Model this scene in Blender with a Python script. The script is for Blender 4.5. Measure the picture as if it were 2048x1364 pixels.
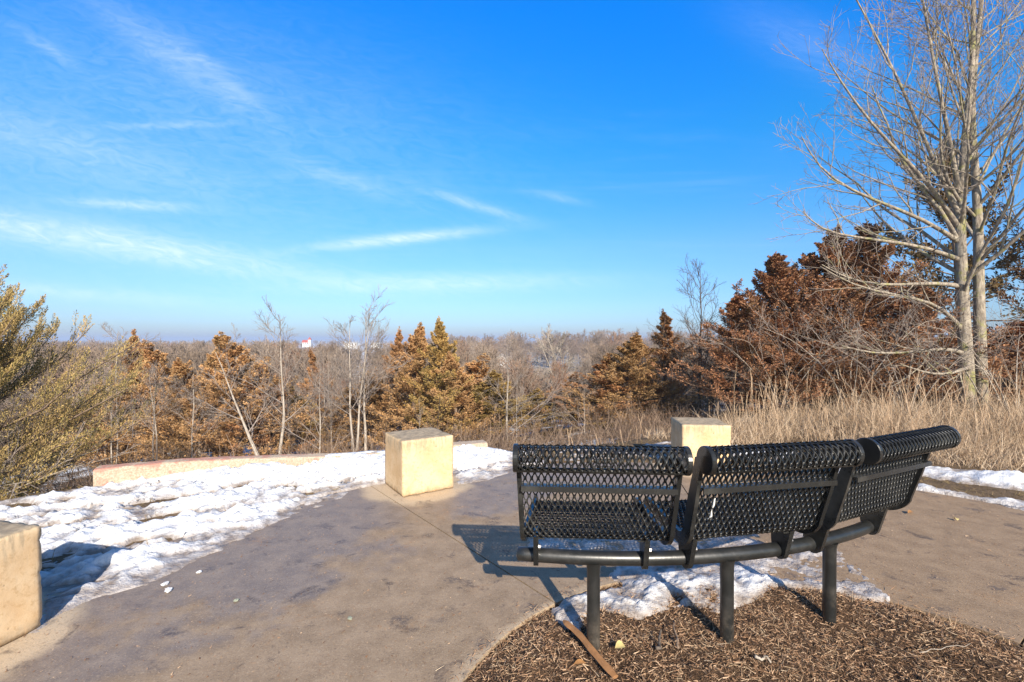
import bpy, math, random
import numpy as np
from mathutils import Vector, Matrix

random.seed(11)
RNG = np.random.default_rng(11)
scene = bpy.context.scene
for o in list(bpy.data.objects):
    bpy.data.objects.remove(o)
COL = scene.collection
R = math.radians

# ------------------------------------------------------------------ camera, sky, sun, exposure
CAM_H, FOC, HOR = 1.4, 940.0, 678.0          # eye height, focal length and horizon row of the 2048 px photograph
cam_data = bpy.data.cameras.new('camera')
cam_data.sensor_width = 36.0
cam_data.lens = 36.0 * FOC / 2048.0
cam_data.clip_start = 0.05
cam_data.clip_end = 12000
cam = bpy.data.objects.new('camera', cam_data)
COL.objects.link(cam)
cam.location = (0, 0, CAM_H)
cam.rotation_euler = (R(90) - math.atan((682 - HOR) / FOC), 0, 0)
scene.camera = cam

SUN_EL = R(29.5)
SUN_AZ = math.atan2(0.263, -0.965)            # measured from +Y towards +X
to_sun = Vector((math.sin(SUN_AZ) * math.cos(SUN_EL), math.cos(SUN_AZ) * math.cos(SUN_EL), math.sin(SUN_EL)))
sun_data = bpy.data.lights.new('sun', 'SUN')
sun_data.energy = 4.8
sun_data.angle = R(0.53)
sun_data.color = (1.0, 0.905, 0.77)
sun = bpy.data.objects.new('sun', sun_data)
COL.objects.link(sun)
sun.rotation_euler = to_sun.to_track_quat('Z', 'Y').to_euler()
sun.location = to_sun * 60

scene.view_settings.view_transform = 'Standard'
scene.view_settings.look = 'None'
scene.view_settings.gamma = 1.0
scene.view_settings.exposure = 0.62
scene.view_settings.use_curve_mapping = False
scene.cycles.max_bounces = 8
scene.cycles.transparent_max_bounces = 8
scene.cycles.use_denoising = True


class NT:
    """small helper for node trees"""
    def __init__(self, tree):
        self.t = tree
    def n(self, kind, **kw):
        nd = self.t.nodes.new(kind)
        for k, v in kw.items():
            setattr(nd, k, v)
        return nd
    def link(self, a, b):
        self.t.links.new(a, b)
    def val(self, sock, v):
        if isinstance(v, bpy.types.NodeSocket):
            self.link(v, sock)
        else:
            sock.default_value = v
    def math(self, op, a, b=0.0, c=0.0, clamp=False):
        m = self.n('ShaderNodeMath', operation=op, use_clamp=clamp)
        for i, v in enumerate((a, b, c)):
            self.val(m.inputs[i], v)
        return m.outputs[0]
    def vmath(self, op, a, b=None):
        m = self.n('ShaderNodeVectorMath', operation=op)
        self.val(m.inputs[0], a)
        if b is not None:
            self.val(m.inputs[1], b)
        return m.outputs['Value'] if op in ('DISTANCE', 'LENGTH', 'DOT_PRODUCT') else m.outputs[0]
    def sep(self, v):
        s = self.n('ShaderNodeSeparateXYZ')
        self.link(v, s.inputs[0])
        return s.outputs
    def comb(self, x, y, z):
        s = self.n('ShaderNodeCombineXYZ')
        for i, v in enumerate((x, y, z)):
            self.val(s.inputs[i], v)
        return s.outputs[0]
    def noise(self, vec, scale, detail=4.0, rough=0.55, dist=0.0, out='Fac'):
        nd = self.n('ShaderNodeTexNoise')
        if vec is not None:
            self.link(vec, nd.inputs['Vector'])
        nd.inputs['Scale'].default_value = scale
        nd.inputs['Detail'].default_value = detail
        nd.inputs['Roughness'].default_value = rough
        nd.inputs['Distortion'].default_value = dist
        return nd.outputs[out]
    def ramp(self, fac, stops, interp='LINEAR'):
        nd = self.n('ShaderNodeValToRGB')
        nd.color_ramp.interpolation = interp
        els = nd.color_ramp.elements
        while len(els) < len(stops):
            els.new(0.5)
        for e, (p, c) in zip(els, stops):
            e.position = p
            e.color = (c, c, c, 1) if isinstance(c, (int, float)) else (*c, 1)
        self.link(fac, nd.inputs[0])
        return nd.outputs[0]
    def mix(self, fac, a, b, blend='MIX'):
        nd = self.n('ShaderNodeMix', data_type='RGBA', blend_type=blend)
        nd.clamp_factor = True
        self.val(nd.inputs[0], fac)
        for sock, v in ((nd.inputs[6], a), (nd.inputs[7], b)):
            if isinstance(v, bpy.types.NodeSocket):
                self.link(v, sock)
            else:
                sock.default_value = (*v, 1)
        return nd.outputs[2]
    def smooth(self, v, lo, hi):
        nd = self.n('ShaderNodeMapRange', interpolation_type='SMOOTHSTEP')
        self.val(nd.inputs[0], v)
        nd.inputs[1].default_value = lo
        nd.inputs[2].default_value = hi
        return nd.outputs[0]


world = bpy.data.worlds.new('World')
scene.world = world
world.use_nodes = True
w = NT(world.node_tree)
w.t.nodes.clear()
sky = w.n('ShaderNodeTexSky', sky_type='NISHITA')
sky.sun_disc = False
sky.sun_elevation = SUN_EL
sky.sun_rotation = SUN_AZ
sky.altitude = 300
sky.air_density = 1.0
sky.dust_density = 0.6
sky.ozone_density = 2.0
hsv = w.n('ShaderNodeHueSaturation')
hsv.inputs['Saturation'].default_value = 1.3
hsv.inputs['Hue'].default_value = 0.5
w.link(sky.outputs[0], hsv.inputs['Color'])
gen = w.n('ShaderNodeTexCoord').outputs['Generated']
dx, dy, dz = w.sep(gen)
# zenith paled for a neutral fill light; deep azure below it, pale blue lower down, a lavender band at the horizon
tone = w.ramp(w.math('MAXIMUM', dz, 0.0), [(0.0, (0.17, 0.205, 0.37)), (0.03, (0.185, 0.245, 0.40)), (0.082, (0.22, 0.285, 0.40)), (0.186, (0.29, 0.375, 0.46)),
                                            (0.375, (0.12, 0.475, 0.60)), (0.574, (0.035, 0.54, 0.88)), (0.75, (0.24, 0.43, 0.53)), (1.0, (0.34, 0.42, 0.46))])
# sun side of the sky greyed as well, so shadows fill less blue
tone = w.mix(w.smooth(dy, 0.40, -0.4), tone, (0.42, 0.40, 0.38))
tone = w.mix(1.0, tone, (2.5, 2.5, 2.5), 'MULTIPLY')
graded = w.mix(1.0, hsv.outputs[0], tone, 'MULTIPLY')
# high cirrus sheet: the view direction meets a flat layer overhead
zc = w.math('MAXIMUM', dz, 0.02)
sheet = w.comb(w.math('DIVIDE', dx, zc), w.math('DIVIDE', dy, zc), 0.0)
mp = w.n('ShaderNodeMapping')
mp.inputs['Rotation'].default_value = (0, 0, R(-28))
mp.inputs['Scale'].default_value = (0.42, 1.5, 1)
w.link(sheet, mp.inputs[0])
cir = w.noise(mp.outputs[0], 0.75, 9.0, 0.62, 0.9)
mp2 = w.n('ShaderNodeMapping')
mp2.inputs['Rotation'].default_value = (0, 0, R(-35))
mp2.inputs['Scale'].default_value = (0.5, 3.2, 1)
w.link(sheet, mp2.inputs[0])
fib = w.noise(mp2.outputs[0], 1.6, 8.0, 0.66, 0.6)
# cirrus streaks by bearing and height (tangent of the angles), each a long soft streak broken by fibres
yc = w.math('MAXIMUM', dy, 0.05)
bu = w.math('DIVIDE', dx, yc)
bv = w.math('DIVIDE', dz, yc)
fine = w.noise(w.comb(w.math('MULTIPLY', bu, 3.0), w.math('ADD', w.math('MULTIPLY', bv, 9.0), w.math('MULTIPLY', bu, 1.8)), 0.3), 5.0, 7.0, 0.62, 1.6)
front = w.math('GREATER_THAN', dy, 0.05)
streaks = [  # bearing, height, half length, half width, slope, strength
    (-0.85, 0.205, 0.42, 0.030, -0.16, 0.55), (-0.15, 0.118, 0.30, 0.020, 0.02, 0.36),
    (-0.24, 0.213, 0.17, 0.011, 0.10, 0.62), (-0.72, 0.60, 0.16, 0.040, -0.65, 0.17),
    (-0.62, 0.56, 0.08, 0.022, -0.8, 0.15), (-0.80, 0.285, 0.13, 0.010, -0.05, 0.36), (-0.99, 0.62, 0.07, 0.014, -0.6, 0.15),
    (-0.08, 0.285, 0.10, 0.012, -0.3, 0.28), (-0.72, 0.454, 0.10, 0.007, 0.02, 0.22), (0.10, 0.30, 0.06, 0.010, -0.2, 0.14),
    (-0.36, 0.34, 0.14, 0.018, -0.35, 0.15), (-0.98, 0.42, 0.35, 0.05, -0.3, 0.16), (-0.95, 0.10, 0.3, 0.014, -0.08, 0.2),
    (0.64, 0.62, 0.16, 0.06, -0.4, 0.10), (-1.0, 0.40, 0.75, 0.30, -0.1, 0.13), (-0.55, 0.5, 0.5, 0.16, -0.3, 0.08)]
tot = 0.0
for (cu, cv, hl, hw, sl, st) in streaks:
    du = w.math('SUBTRACT', bu, cu)
    dv = w.math('SUBTRACT', w.math('SUBTRACT', bv, cv), w.math('MULTIPLY', du, sl))
    a = w.math('POWER', w.math('ABSOLUTE', w.math('DIVIDE', du, hl)), 2.0)
    b = w.math('POWER', w.math('ABSOLUTE', w.math('DIVIDE', dv, hw)), 2.0)
    g = w.math('EXPONENT', w.math('MULTIPLY', w.math('ADD', a, b), -1.0))
    tot = w.math('ADD', tot, w.math('MULTIPLY', g, st))
streak = w.math('MULTIPLY', w.math('MULTIPLY', tot, w.math('ADD', 0.40, w.math('MULTIPLY', w.smooth(fine, 0.22, 0.78), 0.6))), front)
veil = w.math('MULTIPLY', w.math('MULTIPLY', w.smooth(cir, 0.5, 0.8), w.smooth(fib, 0.3, 0.75)), 0.10)
veil = w.math('MULTIPLY', veil, w.smooth(dz, 0.03, 0.2))
cover = w.math('ADD', streak, veil, clamp=True)
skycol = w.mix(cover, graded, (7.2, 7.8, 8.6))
bg = w.n('ShaderNodeBackground')
bg.inputs['Strength'].default_value = 0.107
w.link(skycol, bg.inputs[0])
out = w.n('ShaderNodeOutputWorld')
w.link(bg.outputs[0], out.inputs[0])

# ------------------------------------------------------------------ helpers
def ground_at(px, py, z=0.0):
    """where the sight line through a pixel of the photograph meets the level z"""
    d = (CAM_H - z) * FOC / (py - HOR)
    return ((px - 1024) / FOC * d, d)


def lattice(ix, iy, seed):
    h = (ix.astype(np.int64) * 374761393 + iy.astype(np.int64) * 668265263 + seed * 974711) & 0xFFFFFFFF
    h = ((h ^ (h >> 13)) * 1274126177) & 0xFFFFFFFF
    h = (h ^ (h >> 16)) & 0xFFFFFF
    return h / float(0xFFFFFF)


def vnoise(x, y, seed=0):
    x0, y0 = np.floor(x), np.floor(y)
    fx, fy = x - x0, y - y0
    u, v = fx * fx * fx * (fx * (fx * 6 - 15) + 10), fy * fy * fy * (fy * (fy * 6 - 15) + 10)
    a, b = lattice(x0, y0, seed), lattice(x0 + 1, y0, seed)
    c, d = lattice(x0, y0 + 1, seed), lattice(x0 + 1, y0 + 1, seed)
    return (a + (b - a) * u) * (1 - v) + (c + (d - c) * u) * v


def fbm(x, y, scale, octaves=4, seed=0, gain=0.5):
    x, y = x * scale, y * scale
    amp, s, tot = 1.0, 0.0, 0.0
    for o in range(octaves):
        s = s + amp * (vnoise(x, y, seed + o * 17) - 0.5)
        tot += amp
        amp *= gain
        x, y = (x * 0.8 - y * 0.6) * 2.03 + 3.1, (x * 0.6 + y * 0.8) * 2.03 + 1.7
    return s / tot * 2.0


def sdf(poly, x, y):
    """signed distance, positive inside the polygon"""
    P = np.array(poly, float)
    Q = np.roll(P, -1, 0)
    best = np.full(x.shape, 1e18)
    inside = np.zeros(x.shape, bool)
    for (ax, ay), (bx, by) in zip(P, Q):
        ex, ey = bx - ax, by - ay
        t = np.clip(((x - ax) * ex + (y - ay) * ey) / (ex * ex + ey * ey + 1e-12), 0, 1)
        best = np.minimum(best, (x - ax - t * ex) ** 2 + (y - ay - t * ey) ** 2)
        cond = (ay > y) != (by > y)
        with np.errstate(divide='ignore', invalid='ignore'):
            xi = ax + (y - ay) / (by - ay if by != ay else 1e-12) * ex
        inside ^= cond & (x < xi)
    return np.where(inside, 1, -1) * np.sqrt(best)


def new_mesh(name, V, F, mat=None, smooth=False, attrs=None):
    """V (n,3); F a list of integer arrays (m,3) or (m,4)"""
    me = bpy.data.meshes.new(name)
    V = np.asarray(V, np.float32)
    F = [np.asarray(f, np.int32) for f in (F if isinstance(F, list) else [F]) if len(f)]
    me.vertices.add(len(V))
    me.vertices.foreach_set('co', V.ravel())
    loops = np.concatenate([f.ravel() for f in F])
    sizes = np.concatenate([np.full(len(f), f.shape[1], np.int32) for f in F])
    starts = np.concatenate([[0], np.cumsum(sizes)[:-1]]).astype(np.int32)
    me.loops.add(len(loops))
    me.loops.foreach_set('vertex_index', loops)
    me.polygons.add(len(sizes))
    me.polygons.foreach_set('loop_start', starts)
    me.polygons.foreach_set('use_smooth', np.full(len(sizes), bool(smooth)))
    me.update(calc_edges=True)
    if attrs:
        for k, a in attrs.items():
            at = me.attributes.new(k, 'FLOAT', 'POINT')
            at.data.foreach_set('value', np.asarray(a, np.float32))
    if mat:
        me.materials.append(mat)
    return me


def link(name, me, parent=None, loc=(0, 0, 0), rot=(0, 0, 0)):
    o = bpy.data.objects.new(name, me)
    COL.objects.link(o)
    o.location = loc
    o.rotation_euler = rot
    if parent:
        o.parent = parent
    return o


def tag(o, label=None, cat=None, group=None, kind=None):
    if label:
        o['label'] = label
    if cat:
        o['category'] = cat
    if group:
        o['group'] = group
    if kind:
        o['kind'] = kind
    return o


def empty(name, loc, rz=0.0):
    o = bpy.data.objects.new(name, None)
    COL.objects.link(o)
    o.location = loc
    o.rotation_euler = (0, 0, rz)
    o.empty_display_size = 0.2
    return o


class MB:
    """collects vertices and faces of one mesh"""
    def __init__(self):
        self.V, self.F3, self.F4, self.n = [], [], [], 0
    def add(self, V, F):
        V = np.asarray(V, float).reshape(-1, 3)
        for f in (F if isinstance(F, list) else [F]):
            f = np.asarray(f, int)
            if len(f):
                (self.F3 if f.shape[1] == 3 else self.F4).append(f + self.n)
        self.V.append(V)
        self.n += len(V)
    def mesh(self, name, mat, smooth=False):
        F = []
        if self.F3:
            F.append(np.concatenate(self.F3))
        if self.F4:
            F.append(np.concatenate(self.F4))
        return new_mesh(name, np.concatenate(self.V), F, mat, smooth)


def norm(v):
    return v / (np.linalg.norm(v, axis=-1, keepdims=True) + 1e-12)


def tubes(P, Rad, sides=5, cap=False):
    """P (B,n,3) polylines, Rad (B,n) radii -> vertices and quads of round tapering limbs"""
    B, n, _ = P.shape
    T = np.empty_like(P)
    T[:, 1:-1] = P[:, 2:] - P[:, :-2]
    T[:, 0] = P[:, 1] - P[:, 0]
    T[:, -1] = P[:, -1] - P[:, -2]
    T = norm(T)
    ref = np.where(np.abs(T[:, :1, 2:3]) > 0.85, np.array([1.0, 0, 0]), np.array([0, 0, 1.0]))
    U = norm(np.cross(T, np.broadcast_to(ref, T.shape)))
    W = np.cross(T, U)
    a = np.arange(sides) / sides * 2 * np.pi
    V = P[:, :, None] + Rad[:, :, None, None] * (np.cos(a)[None, None, :, None] * U[:, :, None] + np.sin(a)[None, None, :, None] * W[:, :, None])
    b, i, k = np.meshgrid(np.arange(B), np.arange(n - 1), np.arange(sides), indexing='ij')
    base = b * n * sides
    k2 = (k + 1) % sides
    q = np.stack([base + i * sides + k, base + i * sides + k2, base + (i + 1) * sides + k2, base + (i + 1) * sides + k], -1).reshape(-1, 4)
    V = V.reshape(-1, 3)
    F = [q]
    if cap:
        ends = []
        V = list(V)
        for bb in range(B):
            for e, ring in ((0, bb * n * sides), (n - 1, bb * n * sides + (n - 1) * sides)):
                V.append(P[bb, e])
                c = len(V) - 1
                for kk in range(sides):
                    f = (ring + kk, ring + (kk + 1) % sides, c)
                    ends.append(f if e else f[::-1])
        F.append(np.array(ends))
        V = np.array(V)
    return V, F


def box(cx, cy, cz, sx, sy, sz, rz=0.0):
    v = np.array([[x, y, z] for z in (-.5, .5) for (x, y) in ((-.5, -.5), (.5, -.5), (.5, .5), (-.5, .5))]) * (sx, sy, sz)
    c, s = math.cos(rz), math.sin(rz)
    v = np.stack([v[:, 0] * c - v[:, 1] * s + cx, v[:, 0] * s + v[:, 1] * c + cy, v[:, 2] + cz], 1)
    return v, np.array([[3, 2, 1, 0], [4, 5, 6, 7], [0, 1, 5, 4], [1, 2, 6, 5], [2, 3, 7, 6], [3, 0, 4, 7]])


# ------------------------------------------------------------------ materials
def material(name):
    m = bpy.data.materials.new(name)
    m.use_nodes = True
    nt = NT(m.node_tree)
    return m, nt, m.node_tree.nodes['Principled BSDF']


def bump(nt, bsdf, height, strength, dist=0.02):
    b = nt.n('ShaderNodeBump')
    b.inputs['Strength'].default_value = strength
    b.inputs['Distance'].default_value = dist
    nt.link(height, b.inputs['Height'])
    nt.link(b.outputs[0], bsdf.inputs['Normal'])


def spec(bsdf, v):
    bsdf.inputs['Specular IOR Level'].default_value = v


def mat_leafy(name, a, b, c, scale=1.3, hue_shift=0.45):
    """foliage: clumps of two tones by place, every spray its own tone"""
    m, nt, bs = material(name)
    pos = nt.n('ShaderNodeNewGeometry').outputs['Position']
    isl = nt.n('ShaderNodeNewGeometry').outputs['Random Per Island']
    f = nt.noise(pos, scale, 3.0, 0.6)
    col = nt.mix(nt.smooth(f, 0.36, 0.64), a, b)
    col = nt.mix(nt.math('MULTIPLY', isl, 0.7), col, c)
    col = nt.mix(nt.math('MULTIPLY', nt.n('ShaderNodeObjectInfo').outputs['Random'], hue_shift), col, (0.17, 0.13, 0.05))
    green = nt.math('MULTIPLY', nt.smooth(nt.noise(pos, scale * 2.7, 4.0, 0.65), 0.54, 0.68), 0.55)
    col = nt.mix(green, col, (0.115, 0.095, 0.036))
    nt.link(col, bs.inputs['Base Color'])
    bs.inputs['Roughness'].default_value = 0.75
    spec(bs, 0.15)
    return m


def mat_bark(name, a, b, scale=18.0, moss=None):
    m, nt, bs = material(name)
    co = nt.n('ShaderNodeNewGeometry').outputs['Position']
    mp_ = nt.n('ShaderNodeMapping')
    mp_.inputs['Scale'].default_value = (1, 1, 0.3)
    nt.link(co, mp_.inputs[0])
    f = nt.noise(mp_.outputs[0], scale, 6.0, 0.65)
    col = nt.mix(nt.smooth(f, 0.35, 0.68), a, b)
    if moss:
        g = nt.noise(co, 5.0, 5.0, 0.65)
        col = nt.mix(nt.math('MULTIPLY', nt.smooth(g, 0.52, 0.66), 0.8), col, moss)
    nt.link(col, bs.inputs['Base Color'])
    bs.inputs['Roughness'].default_value = 0.85
    spec(bs, 0.2)
    bump(nt, bs, f, 0.7, 0.02)
    return m


M = {}
M['cedar_orange'] = mat_leafy('bronze cedar foliage', (0.53, 0.28, 0.115), (0.37, 0.21, 0.085), (0.66, 0.42, 0.22), 1.6, 0.3)
M['cedar_brown'] = mat_leafy('brown cedar foliage', (0.50, 0.24, 0.11), (0.31, 0.15, 0.07), (0.60, 0.34, 0.17), 1.6, 0.3)
M['cedar_olive'] = mat_leafy('olive cedar foliage', (0.42, 0.265, 0.085), (0.22, 0.175, 0.058), (0.58, 0.37, 0.14), 1.6, 0.3)
M['cedar_rust'] = mat_leafy('rust cedar foliage', (0.38, 0.170, 0.082), (0.18, 0.092, 0.048), (0.48, 0.25, 0.14), 1.4, 0.15)
M['juniper'] = mat_leafy('yellow green juniper foliage', (0.42, 0.29, 0.105), (0.15, 0.145, 0.045), (0.56, 0.39, 0.17), 2.4, 0.0)
M['dark_conifer'] = mat_leafy('dark conifer foliage', (0.06, 0.045, 0.022), (0.16, 0.075, 0.032), (0.10, 0.06, 0.03), 1.2)
M['bark_pale'] = mat_bark('pale grey bark', (0.30, 0.25, 0.20), (0.52, 0.45, 0.37))
M['bark_hero'] = mat_bark('grey bark with lichen', (0.20, 0.165, 0.13), (0.44, 0.38, 0.30), 26.0, (0.30, 0.29, 0.10))
M['bark_twig'] = mat_bark('twig bark', (0.24, 0.195, 0.165), (0.39, 0.325, 0.275))
M['bark_dark'] = mat_bark('dark bark', (0.10, 0.08, 0.065), (0.19, 0.15, 0.12))
M['bark_brown'] = mat_bark('brown bark', (0.16, 0.11, 0.08), (0.30, 0.22, 0.16))


def mat_straw(name, a, b, c):
    m, nt, bs = material(name)
    isl = nt.n('ShaderNodeNewGeometry').outputs['Random Per Island']
    col = nt.ramp(isl, [(0.0, a), (0.5, b), (1.0, c)])
    nt.link(col, bs.inputs['Base Color'])
    bs.inputs['Roughness'].default_value = 0.7
    spec(bs, 0.2)
    return m


M['straw'] = mat_straw('dry straw', (0.28, 0.185, 0.11), (0.49, 0.355, 0.235), (0.66, 0.53, 0.385))
M['stalk'] = mat_straw('dry stalks', (0.28, 0.18, 0.11), (0.44, 0.31, 0.20), (0.56, 0.43, 0.30))
M['brush'] = mat_straw('brush stems', (0.09, 0.06, 0.045), (0.17, 0.115, 0.08), (0.32, 0.23, 0.165))
M['mulch_bits'] = mat_straw('mulch bits', (0.17, 0.092, 0.052), (0.34, 0.20, 0.115), (0.58, 0.41, 0.27))
M['mulch_straw'] = mat_straw('mulch straw', (0.36, 0.24, 0.14), (0.52, 0.37, 0.23), (0.68, 0.54, 0.38))
M['turf_blades'] = mat_straw('winter turf blades', (0.15, 0.12, 0.04), (0.26, 0.19, 0.08), (0.36, 0.25, 0.13))
M['far_twigs'], nt, bs = material('far woodland twigs')
oi = nt.n('ShaderNodeObjectInfo').outputs['Random']
nt.link(nt.ramp(oi, [(0.0, (0.19, 0.145, 0.11)), (0.45, (0.25, 0.19, 0.145)), (0.8, (0.32, 0.25, 0.195)), (1.0, (0.30, 0.18, 0.12))]), bs.inputs['Base Color'])
bs.inputs['Roughness'].default_value = 0.9
spec(bs, 0.1)

# black plastic-coated metal of the bench
M['bench'], nt, bs = material('black coated metal')
co = nt.n('ShaderNodeTexCoord').outputs['Object']
f = nt.noise(co, 45.0, 3.0, 0.5)
g = nt.noise(co, 5.0, 6.0, 0.7)
nt.link(nt.mix(nt.smooth(g, 0.45, 0.75), (0.018, 0.0185, 0.0185), (0.055, 0.054, 0.050)), bs.inputs['Base Color'])
nt.link(nt.ramp(g, [(0.3, 0.20), (0.7, 0.34)]), bs.inputs['Roughness'])
spec(bs, 0.5)
bump(nt, bs, f, 0.12, 0.004)
M['pipe'], nt, bs = material('satin black pipe')
co = nt.n('ShaderNodeTexCoord').outputs['Object']
g = nt.noise(co, 9.0, 7.0, 0.7)
zz = nt.sep(nt.n('ShaderNodeNewGeometry').outputs['Position'])[2]
dust = nt.math('MULTIPLY', nt.math('SUBTRACT', 1.0, nt.smooth(zz, 0.03, 0.22)), nt.smooth(g, 0.4, 0.65))
nt.link(nt.mix(nt.math('MULTIPLY', dust, 0.7), nt.mix(nt.smooth(g, 0.45, 0.75), (0.017, 0.018, 0.018), (0.04, 0.038, 0.036)), (0.16, 0.13, 0.10)), bs.inputs['Base Color'])
nt.link(nt.ramp(g, [(0.3, 0.28), (0.7, 0.42)]), bs.inputs['Roughness'])
spec(bs, 0.7)
bump(nt, bs, nt.noise(co, 60.0, 3.0, 0.5), 0.08, 0.004)
M['steel'], nt, bs = material('bolt steel')
bs.inputs['Base Color'].default_value = (0.35, 0.34, 0.33, 1)
bs.inputs['Metallic'].default_value = 0.9
bs.inputs['Roughness'].default_value = 0.4

# tan cast stone of the cubes
M['stone'], nt, bs = material('tan cast stone')
tc = nt.n('ShaderNodeTexCoord')
co = tc.outputs['Object']
gz = nt.sep(co)[2]
big = nt.noise(co, 4.5, 5.0, 0.6)
fin = nt.noise(co, 38.0, 6.0, 0.75)
mp_ = nt.n('ShaderNodeMapping')
mp_.inputs['Scale'].default_value = (1, 1, 0.16)
nt.link(co, mp_.inputs[0])
streak_ = nt.noise(mp_.outputs[0], 26.0, 5.0, 0.65)
col = nt.mix(nt.smooth(big, 0.35, 0.65), (0.64, 0.43, 0.235), (0.73, 0.545, 0.34))
col = nt.mix(nt.math('MULTIPLY', nt.smooth(fin, 0.48, 0.70), 0.6), col, (0.47, 0.29, 0.13))
nup = nt.sep(nt.n('ShaderNodeNewGeometry').outputs['Normal'])[2]
edge = nt.math('MULTIPLY', nt.smooth(gz, 0.30, 0.49), nt.smooth(streak_, 0.40, 0.60))
edge = nt.math('MAXIMUM', edge, nt.math('MULTIPLY', nt.math('SUBTRACT', 1.0, nt.smooth(gz, 0.01, 0.07)), nt.smooth(streak_, 0.35, 0.6)))
edge = nt.math('ADD', nt.math('MULTIPLY', edge, 0.72), nt.math('MULTIPLY', nt.smooth(nup, 0.5, 0.9), 0.75), clamp=True)
weath = nt.mix(nt.smooth(nt.noise(co, 16.0, 6.0, 0.7), 0.35, 0.65), (0.25, 0.20, 0.14), (0.46, 0.36, 0.24))
col = nt.mix(edge, col, weath)
vor = nt.n('ShaderNodeTexVoronoi')
nt.link(co, vor.inputs['Vector'])
vor.inputs['Scale'].default_value = 14.0
pit = nt.math('MULTIPLY', nt.math('SUBTRACT', 1.0, nt.smooth(vor.outputs['Distance'], 0.02, 0.11)), nt.smooth(nt.noise(co, 5.0, 2.0), 0.50, 0.56))
col = nt.mix(nt.math('MULTIPLY', pit, 0.8), col, (0.20, 0.12, 0.06))
nt.link(col, bs.inputs['Base Color'])
bs.inputs['Roughness'].default_value = 0.85
spec(bs, 0.2)
bump(nt, bs, nt.math('SUBTRACT', nt.math('ADD', fin, nt.math('MULTIPLY', big, 0.6)), pit), 0.35, 0.006)

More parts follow.
